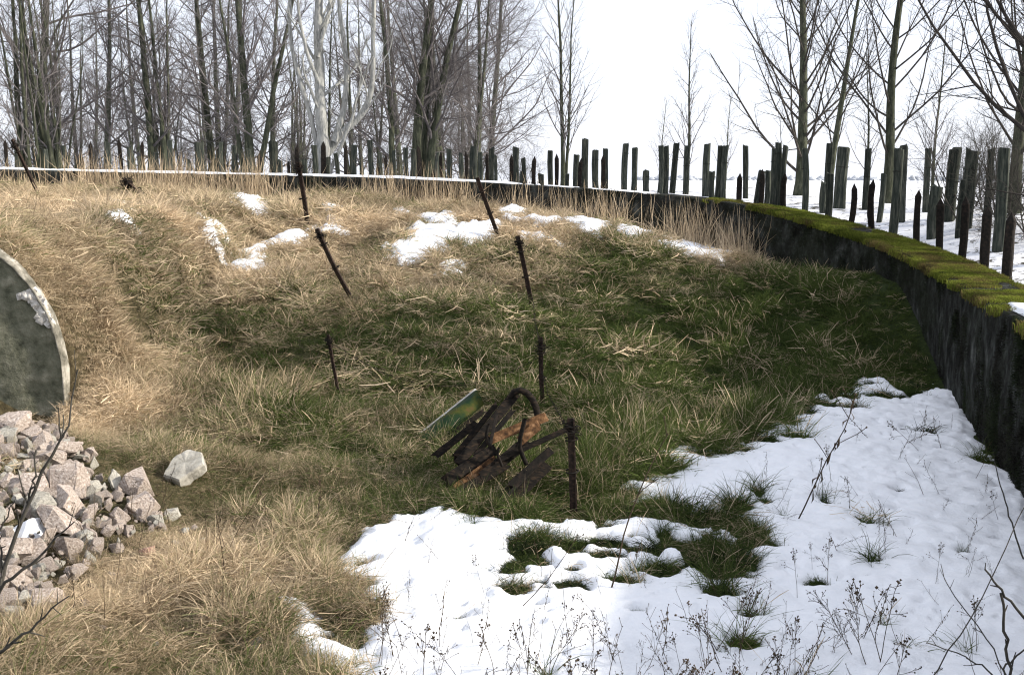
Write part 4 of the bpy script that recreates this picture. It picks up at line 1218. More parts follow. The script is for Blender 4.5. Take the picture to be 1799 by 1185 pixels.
# ------------------------------------------------------------------ rubble
STONES = [(22, 742, 36, 'p'), (70, 778, 26, 'p'), (112, 788, 30, 'p'), (5, 790, 26, 'p'), (45, 800, 20, 'g'), (18, 822, 14, 'g'), (42, 822, 15, 'p'), (88, 808, 28, 'p'), (62, 852, 30, 'p'), (122, 848, 40, 'p'), (20, 852, 20, 'p'), (70, 892, 32, 'g'),
          (138, 888, 40, 'p'), (8, 905, 22, 'p'), (112, 918, 36, 'p'), (85, 945, 30, 'p'), (160, 905, 24, 'p'), (18, 968, 38, 'p'), (62, 972, 30, 'p'), (120, 972, 30, 'p'), (148, 945, 22, 'g'), (186, 872, 14, 'p'), (248, 850, 36, 'p'),
          (252, 892, 32, 'p'), (210, 905, 24, 'p'), (190, 932, 18, 'p'), (302, 903, 19, 'g'), (282, 930, 14, 'p'), (322, 935, 12, 'g'), (308, 955, 10, 'g'), (262, 972, 24, 'r'), (297, 990, 14, 'p'), (365, 996, 10, 'g'), (28, 1015, 38, 'p'),
          (78, 1050, 32, 'p'), (108, 1045, 16, 'p'), (18, 1070, 24, 'g'), (308, 1055, 19, 'p'), (345, 1086, 19, 'p'), (448, 1130, 26, 'g'), (415, 1136, 13, 'g'), (484, 1140, 14, 'g'), (270, 1132, 13, 'g'), (449, 1100, 8, 'g'), (205, 962, 17, 'p'), (158, 800, 18, 'p'),
          (100, 830, 18, 'p'), (35, 880, 18, 'g'), (160, 858, 18, 'p'), (205, 925, 14, 'p'), (50, 1000, 18, 'p'), (340, 928, 10, 'p'), (230, 935, 13, 'p'), (5, 1040, 20, 'p'), (418, 958, 8, 'p'), (355, 950, 9, 'g'), (130, 1010, 13, 'p'), (390, 905, 8, 'g'),
          (55, 765, 18, 'p'), (88, 870, 16, 'p'), (15, 765, 20, 'g'), (150, 830, 16, 'p'), (5, 940, 18, 'p'), (100, 990, 14, 'g'),
          (150, 1060, 14, 'p'), (60, 1105, 18, 'p'), (20, 1135, 15, 'g'), (200, 1010, 15, 'p'), (235, 1005, 9, 'g'), (180, 1100, 11, 'p'), (260, 1030, 10, 'p'), (120, 1120, 10, 'g'), (330, 1010, 11, 'p'), (385, 1040, 10, 'p'), (230, 1075, 12, 'g'), (395, 1140, 12, 'p'), (505, 1150, 9, 'g'), (330, 1130, 10, 'p')]
REDST = simple('red_stone', [(0.25, (0.16, 0.09, 0.07)), (0.55, (0.36, 0.22, 0.17)), (0.85, (0.52, 0.40, 0.33))], 7, 0.92, 0.8, 0.02)
# the heap lies on the foot of the bunker: raise each stone on those below it
hx = np.array([s[0] for s in STONES])
label_place = lambda x, y, r: ('against the bunker foot' if y < 800 else 'high in the heap' if y < 870 else 'in the middle of the heap' if (y < 960 and x < 180) else 'at the lower edge of the heap' if x < 180 else 'in the grass right of the heap')
seen = {}
cnt = {}
srt = sorted(range(len(STONES)), key=lambda i: STONES[i][0])
for i in srt:
    x, y, r, c = STONES[i]
    key = (('large' if r >= 30 else 'middle-sized' if r >= 18 else 'small'), {'p': 'pale pink', 'g': 'grey', 'r': 'flat reddish'}[c], label_place(x, y, r))
    cnt[key] = cnt.get(key, 0) + 1
tot_key = dict(cnt)
cnt = {}
labels = {}
for i in srt:
    x, y, r, c = STONES[i]
    key = (('large' if r >= 30 else 'middle-sized' if r >= 18 else 'small'), {'p': 'pale pink', 'g': 'grey', 'r': 'flat reddish'}[c], label_place(x, y, r))
    k = cnt[key] = cnt.get(key, 0) + 1
    labels[i] = f'{key[0]} {key[1]} stone {key[2]}' + (f', {ordinal(k - 1)} such from the left' if tot_key[key] > 1 else '')
protos_r = {}
for i, (x, y, r, c) in enumerate(STONES):
    G = ground_at(x, y + r * 0.75)
    m_ = r / FPX * G[1]
    C = at(x, y, G[1] + m_ * 0.6) - (0, 0, 0.25 * m_ * (y > 990))
    me = rock_mesh(300 + i, int(rng.integers(11, 20)), 1, 0.12, rng.uniform(0.55, 0.95), edge=0.03, m={'p': STONE, 'g': GREYSTONE, 'r': REDST}[c])
    o = obj('rubble_stone', me, None, tuple(C))
    s = m_ * 1.12
    o.scale = (s * rng.uniform(0.95, 1.2), s * rng.uniform(0.9, 1.2), s * rng.uniform(0.85, 1.05))
    o.rotation_euler = tuple(rng.normal(0, 0.5, 3) + (0, 0, rng.uniform(0, 6)))
    tag(o, labels[i], 'stone', 'rubble stones below the bunker')
# grit and small broken pieces filling the heap
gs = [bpy.data.objects.new('s', rock_mesh(700 + k, 12, 0, 0.08, 0.8, m=(STONE, STONE, GREYSTONE)[k % 3], edge=0.05)) for k in range(6)]
q = px_poly([(-60, 760), (60, 755), (150, 800), (200, 870), (270, 900), (300, 940), (200, 960), (150, 1010), (100, 1060), (20, 1090), (-60, 1090)])
lo, hi = q.min(0), q.max(0)
x, y = rng.uniform(lo[0], hi[0], 1800), rng.uniform(lo[1], hi[1], 1800)
k = in_poly(x, y, q)
x, y = x[k], y[k]
n = len(x)
scatter('rubble', gs, np.column_stack([x, y, H(x, y) + 0.03 + 0.05 * rng.random(n)]), rng.uniform(0, 6, (n, 3)), 0.015 + 0.09 * rng.random(n) ** 2, rng.integers(0, 6, n), np.zeros(n), np.zeros(n))

# the pale slab and the thin upright flake
def slab(pts, Y, dy, th, name, m, label, jag=0.007):
    """a broken plate: outline in the plane through its own corner points, extruded along its thickness."""
    P = np.array([at(px, py, Y + d) for (px, py), d in zip(pts, dy)])
    c = P.mean(0)
    u_, s_, vt = np.linalg.svd(P - c)
    nrm = vt[2] * (1 if vt[2][1] < 0 else -1)
    n_ = len(P)
    D = []
    for k in range(n_):
        for t in np.linspace(0, 1, 5)[:-1]:
            D.append(P[k] * (1 - t) + P[(k + 1) % n_] * t + rng.normal(0, jag, 3) - nrm * np.dot(P[k] * (1 - t) + P[(k + 1) % n_] * t - c, nrm))
    D = np.array(D)
    n_ = len(D)
    f1 = c + (D - c) * 0.94 + nrm * 0.0
    V = np.vstack([[c + nrm * 0.004], f1, D - nrm * 0.025, D - nrm * th + rng.normal(0, jag, D.shape), [c - nrm * th]]) - c
    i1, i2, i3 = np.arange(1, 1 + n_), np.arange(1 + n_, 1 + 2 * n_), np.arange(1 + 2 * n_, 1 + 3 * n_)
    T = np.vstack([np.stack([np.zeros(n_, int), i1, np.roll(i1, -1)], -1), np.stack([np.full(n_, 1 + 3 * n_), np.roll(i3, -1), i3], -1)])
    Q = np.vstack([np.stack([i1, i2, np.roll(i2, -1), np.roll(i1, -1)], -1), np.stack([i2, i3, np.roll(i3, -1), np.roll(i2, -1)], -1)])
    o = obj(name, mesh(name, V, [T, Q], m, False), None, tuple(c))
    tag(o, label, 'stone')
    return o
Gs = ground_at(320, 850)[1]
slab([(283, 830), (318, 848), (356, 812), (354, 792), (330, 788), (305, 804)], Gs - 0.05, [-.05, -.1, 0.05, .25, .32, .2], 0.16, 'concrete_slab', GREYSTONE, 'pale flat concrete slab lying alone in the grass right of the rubble')
Gs = ground_at(203, 862)[1]
slab([(192, 836), (200, 822), (213, 838), (214, 850), (203, 862), (195, 850)], Gs - 0.02, [0, .08, .08, 0, -.05, -.03], 0.06, 'stone_flake', GREYSTONE, 'thin pale flake of stone standing upright at the top right of the heap', 0.004)

def snow_blob(pts, name, label):
    q = [ground_at(*p) for p in pts]
    c = np.mean(q, 0)
    q2 = np.array(q)[:, :2]
    x, y = np.meshgrid(np.linspace(q2[:, 0].min() - .1, q2[:, 0].max() + .1, 30), np.linspace(q2[:, 1].min() - .1, q2[:, 1].max() + .1, 30))
    sd = sdist(x, y, q2) + 0.05 * fbm(x, y, 0.2, 3, 3)
    z = H(x, y) + 0.06 + np.clip(sd, -0.15, 0.10)
    o = kind(obj(name, mesh(name, np.stack([x, y, z], -1).reshape(-1, 3), grid_faces(30, 30), SNOW)), 'structure')
snow_blob([(35, 935), (85, 920), (65, 945), (40, 955)], 'snow_patch', '')
snow_blob([(-5, 945), (20, 940), (18, 952), (-5, 955)], 'snow_patch', '')
snow_blob([(-5, 1112), (12, 1108), (10, 1120)], 'snow_patch', '')

# ------------------------------------------------------------------ iron stakes of the old wire entanglement
def scribble(r, c, rad, n=46):
    t = np.linspace(0, 1, n)
    P = np.cumsum(r.normal(0, 1, (n, 3)), 0)
    P -= P.mean(0)
    P = P / np.abs(P).max() * rad * (1, 1, 1.3)
    a = t * 2 * pi * 5
    P[:, 0] += rad * 0.6 * np.cos(a)
    P[:, 1] += rad * 0.6 * np.sin(a)
    return P + c

PICKETS = [((20, 245), (70, 350), 6, 1, 'leaning rusty stake at the far left crossing the snow-topped wall'),
           ((523, 285), (541, 402), 8, 1, 'tall rusty stake left of centre rising past the snow line of the wall'),
           ((556, 402), (618, 526), 8, 1, 'rusty stake leaning hard to the left below the tall one, snow at its head'),
           ((838, 312), (880, 426), 7, 0, 'rusty stake leaning left against the wall line above the snow patches'),
           ((909, 414), (936, 546), 8, 1, 'rusty stake with a wire knot in the middle of the slope'),
           ((576, 588), (595, 692), 6, 1, 'short thin reddish stake in the green grass at the centre left'),
           ((950, 592), (954, 722), 8, 1, 'upright dark stake with a wire bundle just above the scrap heap'),
           ((1003, 735), (1008, 905), 13, 1, 'thick black stake at the foot of the slope right of the scrap'),
           ((217, 317), (264, 352), 9, 1, 'short stub of stake fallen almost flat high on the left of the slope')]
picket_tops = []
for i, (t, b, w, knot, label) in enumerate(PICKETS):
    B = ground_at(*b)
    T = at(t[0], t[1], B[1] + (0.35 if i == 8 else rng.uniform(-0.15, 0.15)))
    w_m = w / FPX * B[1]
    root = empty('wire_stake', tuple(B))
    tag(root, label, 'stake', 'rusty stakes of the old wire fence on the slope')
    ax = T - B
    Ln = np.linalg.norm(ax)
    ax /= Ln
    sx_ = unit(np.cross(ax, [0, 1, 0.1]))
    sy_ = np.cross(ax, sx_)
    # angle iron: an L profile, extruded along the stake
    h = w_m * 0.5
    th = max(0.008, w_m * 0.18)
    prof = np.array([(-h, -h), (h, -h), (h, -h + th), (-h + th, -h + th), (-h + th, h), (-h, h)])
    rings = []
    bow = rng.normal(0, 0.015, 2)
    for s in np.linspace(-0.3, Ln, 9):
        k_ = math.sin(pi * max(s, 0) / Ln)
        p2 = prof + bow * k_
        rings.append(ax * s + p2[:, :1] * sx_ + p2[:, 1:] * sy_)
    Vv = np.concatenate(rings)
    ii = np.arange(len(rings) * 6).reshape(-1, 6)
    jj = np.roll(ii, -1, 1)
    Ff = np.stack([ii[:-1], jj[:-1], jj[1:], ii[1:]], -1).reshape(-1, 4)
    e = ii[-1]
    obj('iron_bar', mesh('iron_bar', Vv, [Ff, np.array([[e[0], e[1], e[2], e[3]], [e[0], e[3], e[4], e[5]]])], STAKE, False), root)
    # notches' collars where the wire was held
    for f in (0.45, 0.78):
        a_ = Acc()
        c_ = ax * Ln * f
        tt = np.linspace(0, 2 * pi, 9)
        tubes(a_, np.array([[c_ + (math.cos(q) * sx_ + math.sin(q) * sy_) * w_m * 0.85 + ax * 0.012 * q / 3 for q in tt]]), np.full((1, 9), max(0.006, w_m * 0.12)), 5)
        obj('wire_loop', a_.mesh('wire_loop', RUST), root)
    if knot:
        a_ = Acc()
        r_ = np.random.default_rng(i + 40)
        for _ in range(4):
            tubes(a_, np.array([scribble(r_, ax * Ln * (0.90 if i != 6 else 0.86), w_m * (1.1 if i != 6 else 1.4))]), np.full((1, 46), max(0.004, w_m * 0.06)), 3)
        obj('wire_knot', a_.mesh('wire_knot', RUST), root)
    picket_tops.append((root, B, T))
# loose strands of barbed wire between the stakes
def wire_strand(A, Bp, sag, label, i):
    n = 40
    t = np.linspace(0, 1, n)[:, None]
    P = A * (1 - t) + Bp * t
    P[:, 2] -= sag * 4 * (t * (1 - t))[:, 0]
    P += 0.02 * np.column_stack([fbm(t[:, 0] * 9, t[:, 0] * 0 + k * 7 + i, 1, 3, 121 + k) for k in range(3)])
    P[1:-1, 2] = np.maximum(P[1:-1, 2], H(P[1:-1, 0], P[1:-1, 1]) + 0.10)
    a_ = Acc()
    c = P[0]
    tubes(a_, P[None] - c, np.full((1, n), 0.0035), 4)
    root = obj('barbed_wire', a_.mesh('barbed_wire', RUST), None, tuple(c))
    tag(root, label, 'wire', 'strands of old barbed wire on the slope')
    a_ = Acc()
    for k in range(1, n - 1, 2):
        for s in (-1, 1):
            d_ = unit(rng.normal(size=3)) * 0.035
            tubes(a_, (np.array([[P[k] - d_, P[k] + d_]]) - c), np.full((1, 2), 0.004), 3)
    obj('barbs', a_.mesh('barbs', RUST), root)
    root.children[0]['kind'] = 'stuff'
tp = [p[2] for p in picket_tops]
bt = [p[1] for p in picket_tops]
wire_strand(tp[4] + (0, 0, -.12), at(1100, 430, bt[4][1] + 1.5), 0.3, 'thin wire running right from the middle stake across the grass', 1)
wire_strand(tp[4] + (0, 0, -.2), tp[2] + (0, 0, -0.2), 0.5, 'wire slung between the hard-leaning stake and the middle stake', 2)
wire_strand(tp[6] + (0, 0, -.1), tp[4] * .0 + bt[4] + (0, 0, 0.3), 0.2, 'wire from the bundled stake up to the foot of the middle stake', 3)
wire_strand(tp[3] + (0, 0, -.1), at(640, 420, bt[3][1] - 2), 0.3, 'wire trailing left from the stake by the wall line', 4)
wire_strand(tp[7] + (0, 0, -.1), tp[6] + (0, 0, -.5), 0.15, 'wire joining the thick black stake to the bundled stake', 5)
wire_strand(tp[5] + (0, 0, -.08), tp[6] + (0, 0, -.3), 0.6, 'sagging wire from the short reddish stake to the bundled stake', 6)

# ------------------------------------------------------------------ scrap at the foot of the slope
def bar(p0, p1, y0, y1, wpx, th, name, m, label, cat, wdir=None, ends=0.02):
    A, B_ = at(*p0, y0), at(*p1, y1)
    c = (A + B_) / 2
    ax = unit(B_ - A)
    sd = unit(np.cross(ax, [0, -1, 0.35])) if wdir is None else unit(np.array(wdir) - ax * np.dot(wdir, ax))
    nr = np.cross(ax, sd)
    w = wpx / FPX * (y0 + y1) / 2
    n = 9
    rings = []
    for k in range(n):
        p = A + (B_ - A) * k / (n - 1)
        j = rng.normal(0, ends * 1.4, (8, 1))
        pr_ = np.array([(-.5, -.42), (-.42, -.5), (.42, -.5), (.5, -.42), (.5, .42), (.42, .5), (-.42, .5), (-.5, .42)])
        pr_ = pr_ * (w * (1 + rng.normal(0, 0.03)), th)
        rings.append(p + pr_[:, :1] * sd + pr_[:, 1:] * nr + ax * j * (k in (0, n - 1)))
    V = np.concatenate(rings + [[A], [B_]]) - c
    i = np.arange(n * 8).reshape(n, 8)
    j = np.roll(i, -1, 1)
    F = np.stack([i[:-1], j[:-1], j[1:], i[1:]], -1).reshape(-1, 4)
    T = np.vstack([np.stack([j[0], i[0], np.full(8, n * 8)], -1), np.stack([i[-1], j[-1], np.full(8, n * 8 + 1)], -1)])
    o = obj(name, mesh(name, V, [F, T], m, False), None, tuple(c))
    return tag(o, label, cat)

def sheet(path_a, path_b, name, m, label, cat, bulge=0.06, th=0.008):
    """a curved steel sheet between two edges given point by point"""
    A, B_ = np.array(path_a), np.array(path_b)
    c = A.mean(0)
    nv = 9
    nrm = unit(np.cross(A[-1] - A[0], B_[0] - A[0]))
    if nrm[1] > 0:
        nrm = -nrm
    t = np.linspace(0, 1, nv)
    L = A[:, None] * (1 - t[None, :, None]) + B_[:, None] * t[None, :, None] + nrm * (np.sin(pi * t) * bulge)[None, :, None]
    L += rng.normal(0, 0.003, L.shape)
    fr = (L - c).reshape(-1, 3)
    bkk = fr - nrm * th
    n_ = len(A)
    F = grid_faces(nv, n_)
    i = np.arange(n_ * nv).reshape(n_, nv)
    bd = np.concatenate([i[0, :], i[1:, -1], i[-1, ::-1][1:], i[::-1, 0][1:]])
    off_ = n_ * nv
    E = np.stack([bd[:-1], bd[1:], bd[1:] + off_, bd[:-1] + off_], -1)
    return tag(obj(name, mesh(name, np.vstack([fr, bkk]), np.vstack([F, F[:, ::-1] + off_, E]), m, True), None, tuple(c)), label, cat)

ys = lambda px, py: ground_at(px, py)[1]
Y0 = ys(830, 870)
lerp = lambda a, b, n: [(a[0] + (b[0] - a[0]) * k / (n - 1), a[1] + (b[1] - a[1]) * k / (n - 1)) for k in range(n)]
Yg = ys(780, 790)
top = [at(x, y, Yg + 0.2 + 0.5 * k / 7) for k, (x, y) in enumerate(lerp((738, 762), (836, 684), 8))]
bot = [at(x, y, Yg - 0.05 + 0.5 * k / 7) for k, (x, y) in enumerate(lerp((752, 792), (850, 710), 8))]
gsh = sheet(top, bot, 'green_panel', GREENP, 'bent green painted steel panel leaning at the top of the scrap', 'panel', 0.09)
a_ = Acc()
tubes(a_, np.array([top]) - np.array(gsh.location), np.full((1, 8), 0.02), 6)
obj('folded_edge', a_.mesh('folded_edge', CHIP), gsh)
bar((742, 800), (850, 722), Yg - 0.1, Yg + 0.3, 9, 0.05, 'dark_batten', DARKWOOD, 'thin dark batten under the green panel', 'batten')
bar((805, 815), (905, 692), Y0 + 0.1, Y0 + 0.75, 18, 0.07, 'dark_beam', DARKWOOD, 'long dark beam slanting up to the bent hoop', 'beam')
bar((800, 800), (868, 715), Y0 + 0.35, Y0 + 0.8, 10, 0.05, 'dark_beam', DARKWOOD, 'thinner dark beam behind the long slanting one', 'beam')
bar((765, 800), (838, 742), Y0 + 0.45, Y0 + 0.75, 13, 0.04, 'dark_board', DARKWOOD, 'dark board lying just under the green panel', 'board')
bar((835, 800), (900, 722), Y0 + 0.2, Y0 + 0.6, 9, 0.05, 'dark_rail', RUST, 'thin black rail between the long beam and the orange plate', 'rail')
bar((850, 835), (925, 775), Y0 - 0.05, Y0 + 0.25, 20, 0.04, 'dark_board', DARKWOOD, 'dark board across the middle of the scrap under the orange plate', 'board')
bar((900, 850), (968, 790), Y0 - 0.1, Y0 + 0.25, 15, 0.05, 'dark_rail', RUST, 'black rail above the broad brown board', 'rail')
bar((858, 795), (872, 730), Y0 + 0.0, Y0 + 0.35, 6, 0.03, 'dark_rail', RUST, 'short upright black rod left of the orange plate', 'rail')
# bent hoop at the head of the beam
hp = np.array([[at(x, y, Y0 + 0.7 - 0.02 * k) for k, (x, y) in enumerate([(895, 700), (903, 689), (914, 685), (926, 690), (936, 702), (942, 716), (945, 732), (944, 746)])]])
a_ = Acc()
c = hp[0].mean(0)
tubes(a_, hp - c, np.full((1, 8), 0.042), 6, True)
tag(obj('bent_hoop', a_.mesh('bent_hoop', DARKWOOD), None, tuple(c)), 'dark bent iron hoop curling over at the head of the beam', 'hoop')
bar((866, 770), (958, 732), Y0 + 0.25, Y0 + 0.55, 17, 0.03, 'rusty_plate', RUST2, 'bright orange rusty plate at the top right of the scrap', 'plate')
bar((915, 772), (948, 745), Y0 + 0.2, Y0 + 0.4, 18, 0.025, 'rusty_plate', RUST2, 'small orange plate below the bright rusty plate', 'plate')
bar((783, 845), (868, 790), Y0 - 0.1, Y0 + 0.3, 22, 0.10, 'tarred_beam', DARKWOOD, 'thick dark beam with an orange face along the middle of the scrap', 'beam')
bar((800, 858), (868, 808), Y0 - 0.16, Y0 + 0.12, 16, 0.03, 'rusty_plate', RUST2, 'long orange rusty strip between the two thick dark beams', 'plate')
bar((795, 872), (885, 818), Y0 - 0.22, Y0 + 0.1, 17, 0.10, 'tarred_beam', DARKWOOD, 'lower thick dark beam just above the snow', 'beam')
bar((872, 895), (955, 815), Y0 - 0.25, Y0 + 0.15, 34, 0.04, 'brown_board', DARKWOOD, 'broad brown board at the lower right of the scrap', 'board')
bar((878, 882), (940, 822), Y0 - 0.28, Y0 + 0.08, 6, 0.02, 'rusty_strip', RUST, 'thin rusty strip lying on the broad brown board', 'strip')
bar((870, 810), (1000, 752), Y0 + 0.02, Y0 + 0.3, 10, 0.04, 'bent_rail', DARKWOOD, 'dark rail running right to the thick black stake', 'rail')
def hoop(pts, Y, rad, label):
    P = np.array([[at(x, y, Y + 0.03 * k) for k, (x, y) in enumerate(pts)]])
    a_ = Acc()
    c = P[0].mean(0)
    tubes(a_, P - c, np.full((1, len(pts)), rad), 6, True)
    tag(obj('iron_strap', a_.mesh('iron_strap', RUST), None, tuple(c)), label, 'strap', 'bent iron straps in the scrap')
hoop([(858, 745), (854, 762), (857, 776), (864, 788)], Y0 - 0.05, 0.02, 'short curved iron strap left of the orange plate')
hoop([(922, 736), (918, 752), (914, 768), (913, 785), (918, 800), (925, 815)], Y0 - 0.05, 0.028, 'grey curved iron strap crossing in front of the orange plate')
hoop([(876, 786), (874, 798), (878, 808), (882, 818)], Y0 - 0.2, 0.018, 'small iron strap where the dark beams meet')

# ------------------------------------------------------------------ dead weeds in the snow, foreground twigs
def weed_mesh(seed, style):
    r = np.random.default_rng(seed)
    st = Acc()
    P = grow(r, np.zeros((1, 3)), unit(np.array([[r.normal(0, .25), r.normal(0, .25), 1]])), np.array([1.0]), 8, 0.07, 0.02 if style != 'nod' else -0.05)
    Rr = np.full((1, 9), 0.0052) * np.linspace(1, 0.5, 9)
    tubes(st, P, Rr, 4)
    m = {'umbel': 6, 'leafy': 5, 'brush': 16, 'bare': 2, 'nod': 3}[style]
    a, d, L, r0 = spawn(r, P, Rr, np.array([1.0]), m, 0.3 if style != 'umbel' else 0.6, 0.99, 0.6, 0.25, 0.28 if style != 'umbel' else 0.22, 0.5, 0.7)
    Q = grow(r, a, d, L, 3, 0.12, 0.04)
    Rq = np.full(Q.shape[:2], 0.0028)
    tubes(st, Q, Rq, 3)
    if style in ('umbel', 'brush'):
        a, d, L, r0 = spawn(r, Q, Rq, L, 4, 0.35, 1.0, 0.5, 0.2, 0.45, 0.3, 0.9)
        Q2 = grow(r, a, d, L, 2, 0.1, 0.03)
        tubes(st, Q2, np.full(Q2.shape[:2], 0.0022), 3)
        tips = Q2[:, -1]
    else:
        tips = np.concatenate([Q[:, -1], P[:, -1]])
    # heads: little irregular octahedra; leaves: shrivelled hanging ribbons
    hs = r.uniform(0.007, 0.015, len(tips)) * (1.2 if style in ('umbel',) else 0.8)
    oc_ = np.array([(1, 0, 0), (0, 1, 0), (-1, 0, 0), (0, -1, 0), (0, 0, 1), (0, 0, -1)], float)
    tri = np.array([(0, 1, 4), (1, 2, 4), (2, 3, 4), (3, 0, 4), (1, 0, 5), (2, 1, 5), (3, 2, 5), (0, 3, 5)])
    hd = Acc()
    for t_, h_ in zip(tips, hs):
        hd.add(t_ + oc_ * h_ * r.uniform(0.6, 1.3, (6, 1)), tri)
    if style in ('leafy', 'nod'):
        a, d, L, r0 = spawn(r, P, Rr, np.array([1.0]), 14, 0.25, 0.98, 1.3, 0.3, 0.10, 0.2, 0.5)
        for b_, dd in zip(a, d):
            ln = r.uniform(0.04, 0.09)
            tip = b_ + dd * ln * 0.4 + np.array([0, 0, -ln])
            s_ = unit(np.cross(dd, [0, 0, 1.0])) * 0.008
            md = (b_ + tip) / 2 + dd * ln * 0.3
            hd.add(np.array([b_ - s_ * .3, b_ + s_ * .3, md + s_, md - s_, tip]), np.array([(0, 1, 2, 3)]), np.array([(3, 2, 4)]))
    return st.mesh('stem', WEED), hd.mesh('seed_heads' if style in ('umbel', 'brush', 'bare') else 'withered_leaves', WEED), style

WEEDS = [weed_mesh(500 + k, s) for k, s in enumerate(['umbel', 'umbel', 'umbel', 'leafy', 'leafy', 'leafy', 'brush', 'brush', 'bare', 'bare', 'nod', 'nod'])]
STYLE = {}
def weed(k, px, py, hpx, label, group, tilt=None, Y=None):
    G = ground_at(px, py) if Y is None else np.array([*at(px, py, Y)[:2], H(*at(px, py, Y)[:2])])
    h = hpx / FPX * G[1]
    root = empty('dead_weed', (G[0], G[1], float(H(G[0], G[1]))))
    root.scale = (h,) * 3
    root.rotation_euler = (rng.normal(0, .15), rng.normal(0, .2) if tilt is None else tilt, rng.uniform(0, 6.28) if tilt is None else 0.0)
    tag(root, label, 'weed', group)
    s, hd, style = WEEDS[k]
    STYLE[root.name] = style
    obj('stem', s, root)
    kind(obj(hd.name.split('.')[0], hd, root), 'stuff')
GW = 'dead weeds standing in the snow'
special = [(3, 1400, 920, 280, 'tall thin dark stem leaning right from the middle of the snow', 0.27), (9, 1070, 1050, 330, 'long pale straw leaning right below the thick black stake', 0.25), (8, 900, 1085, 200, 'thin stem leaning right at the left edge of the grassy clumps', 0.4),
           (0, 1540, 1190, 190, 'tall weed with two flat flower heads before the bare snow', 0.05), (1, 1553, 1190, 185, 'second flat-headed weed close beside the tall one', -0.04), (3, 1695, 985, 95, 'upright weed with hanging leaves alone near the wall', 0.04),
           (6, 1525, 1180, 170, 'dense brushy weed slumped left in the lower snow', -0.5), (7, 1510, 1175, 150, 'second brushy weed lying across the dense one', -0.65), (4, 1445, 970, 80, 'low weed with drooping leaves bent flat to the right', 1.0), (10, 1555, 985, 60, 'nodding small weed in the right half of the snow', -0.3),
           (5, 690, 1060, 70, 'short leafy weed bent right in the left snow', 1.0), (4, 750, 1010, 70, 'thin weed with leaves standing in the left snow', 0.05), (2, 1450, 1040, 110, 'umbel weed beside the small round grass tuft', 0.1), (1, 1240, 1190, 130, 'dark umbel weed at the bottom between the snow tufts', 0.1),
           (11, 1310, 1100, 110, 'hooked weed above the bent grass tuft', 0.2), (5, 1715, 835, 50, 'little curled weed close to the foot of the wall', 0.4), (3, 1575, 790, 90, 'twiggy weed lying on the snow by the flat grass strip', 0.9)]
for k, px, py, h, lab, tl_ in special:
    weed(k, px, py, h, lab, GW, tl_)
styles = [0, 1, 2, 3, 4, 5, 8, 9, 10, 11, 6]
for i in range(210):                                             # the fringe along the bottom edge of the picture
    px = rng.uniform(640, 1420) if i < 188 else rng.uniform(1420, 1790)
    Yw = rng.uniform(5.6, 7.9)
    hh = rng.uniform(45, 165) * 7.5 / Yw
    weed(int(rng.choice(styles)), px, 1185, hh, 'thin dead brown weed in the fringe along the bottom of the snow', 'dead weeds in the fringe below the snow', rng.normal(0, 0.28) if rng.random() < .6 else None, Yw)
for i in range(150):
    px, py = rng.uniform(620, 1790), rng.uniform(740, 1160)
    G = ground_at(px, py)
    if snow_depth(np.array([G[0]]), np.array([G[1]]))[0] < 0.02:
        continue
    weed(int(rng.choice([3, 4, 5, 8, 9, 10, 11, 1])), px, py, rng.uniform(18, 100), 'small withered stem poking out of the open snow', 'small withered stems scattered over the snow', rng.normal(0, 0.5) if rng.random() < .7 else None)
for i in range(30):                                              # brown stalks in the rough grass by the rubble
    px, py = rng.uniform(120, 560), rng.uniform(900, 1150)
    weed(int(rng.choice([3, 8, 9, 10])), px, py, rng.uniform(70, 150), 'brown dead stalk standing in the rough grass near the rubble', 'brown stalks in the grass near the rubble')

def twig_plant(name, canes, label, cat, base, m=CANE, side=0, seed=1):
    """canes: lists of (px, py, Y, radius) from the root outwards"""
    r = np.random.default_rng(seed)
    root = empty(name, tuple(base))
    b = np.array(base)
    for cpts in canes:
        P = np.array([at(x, y, Y) for x, y, Y, _ in cpts])
        rr = np.array([q[3] for q in cpts])
        t = np.linspace(0, len(P) - 1, 14)
        Pp = np.stack([np.interp(t, np.arange(len(P)), P[:, k]) for k in range(3)], 1)
        Pp += 0.006 * r.normal(size=Pp.shape)
        rp = np.interp(t, np.arange(len(P)), rr)
        a_ = Acc()
        tubes(a_, Pp[None] - b, rp[None], 6, True)
        if side:
            s_, d, L, r0 = spawn(r, Pp[None], rp[None], np.array([np.linalg.norm(P[-1] - P[0])]), side, 0.3, 1, 0.7, 0.2, 0.10, 0.2, 0.5)
            Q = grow(r, s_, d, L, 3, 0.1, 0.05)
            tubes(a_, Q - b, np.repeat(r0[:, None], 4, 1) * np.linspace(1, .5, 4), 4)
        obj('cane', a_.mesh('cane', m), root)
    return tag(root, label, cat)

yl = 5.2
bl0 = at(-90, 1330, yl)
twig_plant('bare_sapling', [[(-90, 1330, yl, .016), (-30, 1090, yl, .014), (5, 1005, yl, .012), (42, 900, yl, .010), (62, 850, yl, .009), (100, 790, yl, .007), (122, 745, yl, .005), (140, 650, yl, .003)],
                            [(42, 905, yl, .007), (52, 870, yl, .006), (62, 840, yl - .1, .005), (62, 790, yl - .1, .004)],
                            [(-60, 1200, yl, .012), (0, 1030, yl - .2, .009), (60, 985, yl - .2, .007), (130, 915, yl - .2, .003)],
                            [(-70, 1230, yl, .012), (0, 1145, yl - .3, .009), (60, 1098, yl - .3, .006), (118, 1045, yl - .3, .003)],
                            [(5, 1005, yl, .007), (-4, 940, yl, .005), (25, 880, yl, .003)]],
           'dark leafless sapling reaching in from the left edge over the rubble', 'sapling', (bl0[0], bl0[1], float(H(bl0[0], bl0[1]))), side=6, seed=3)
yr = 5.6
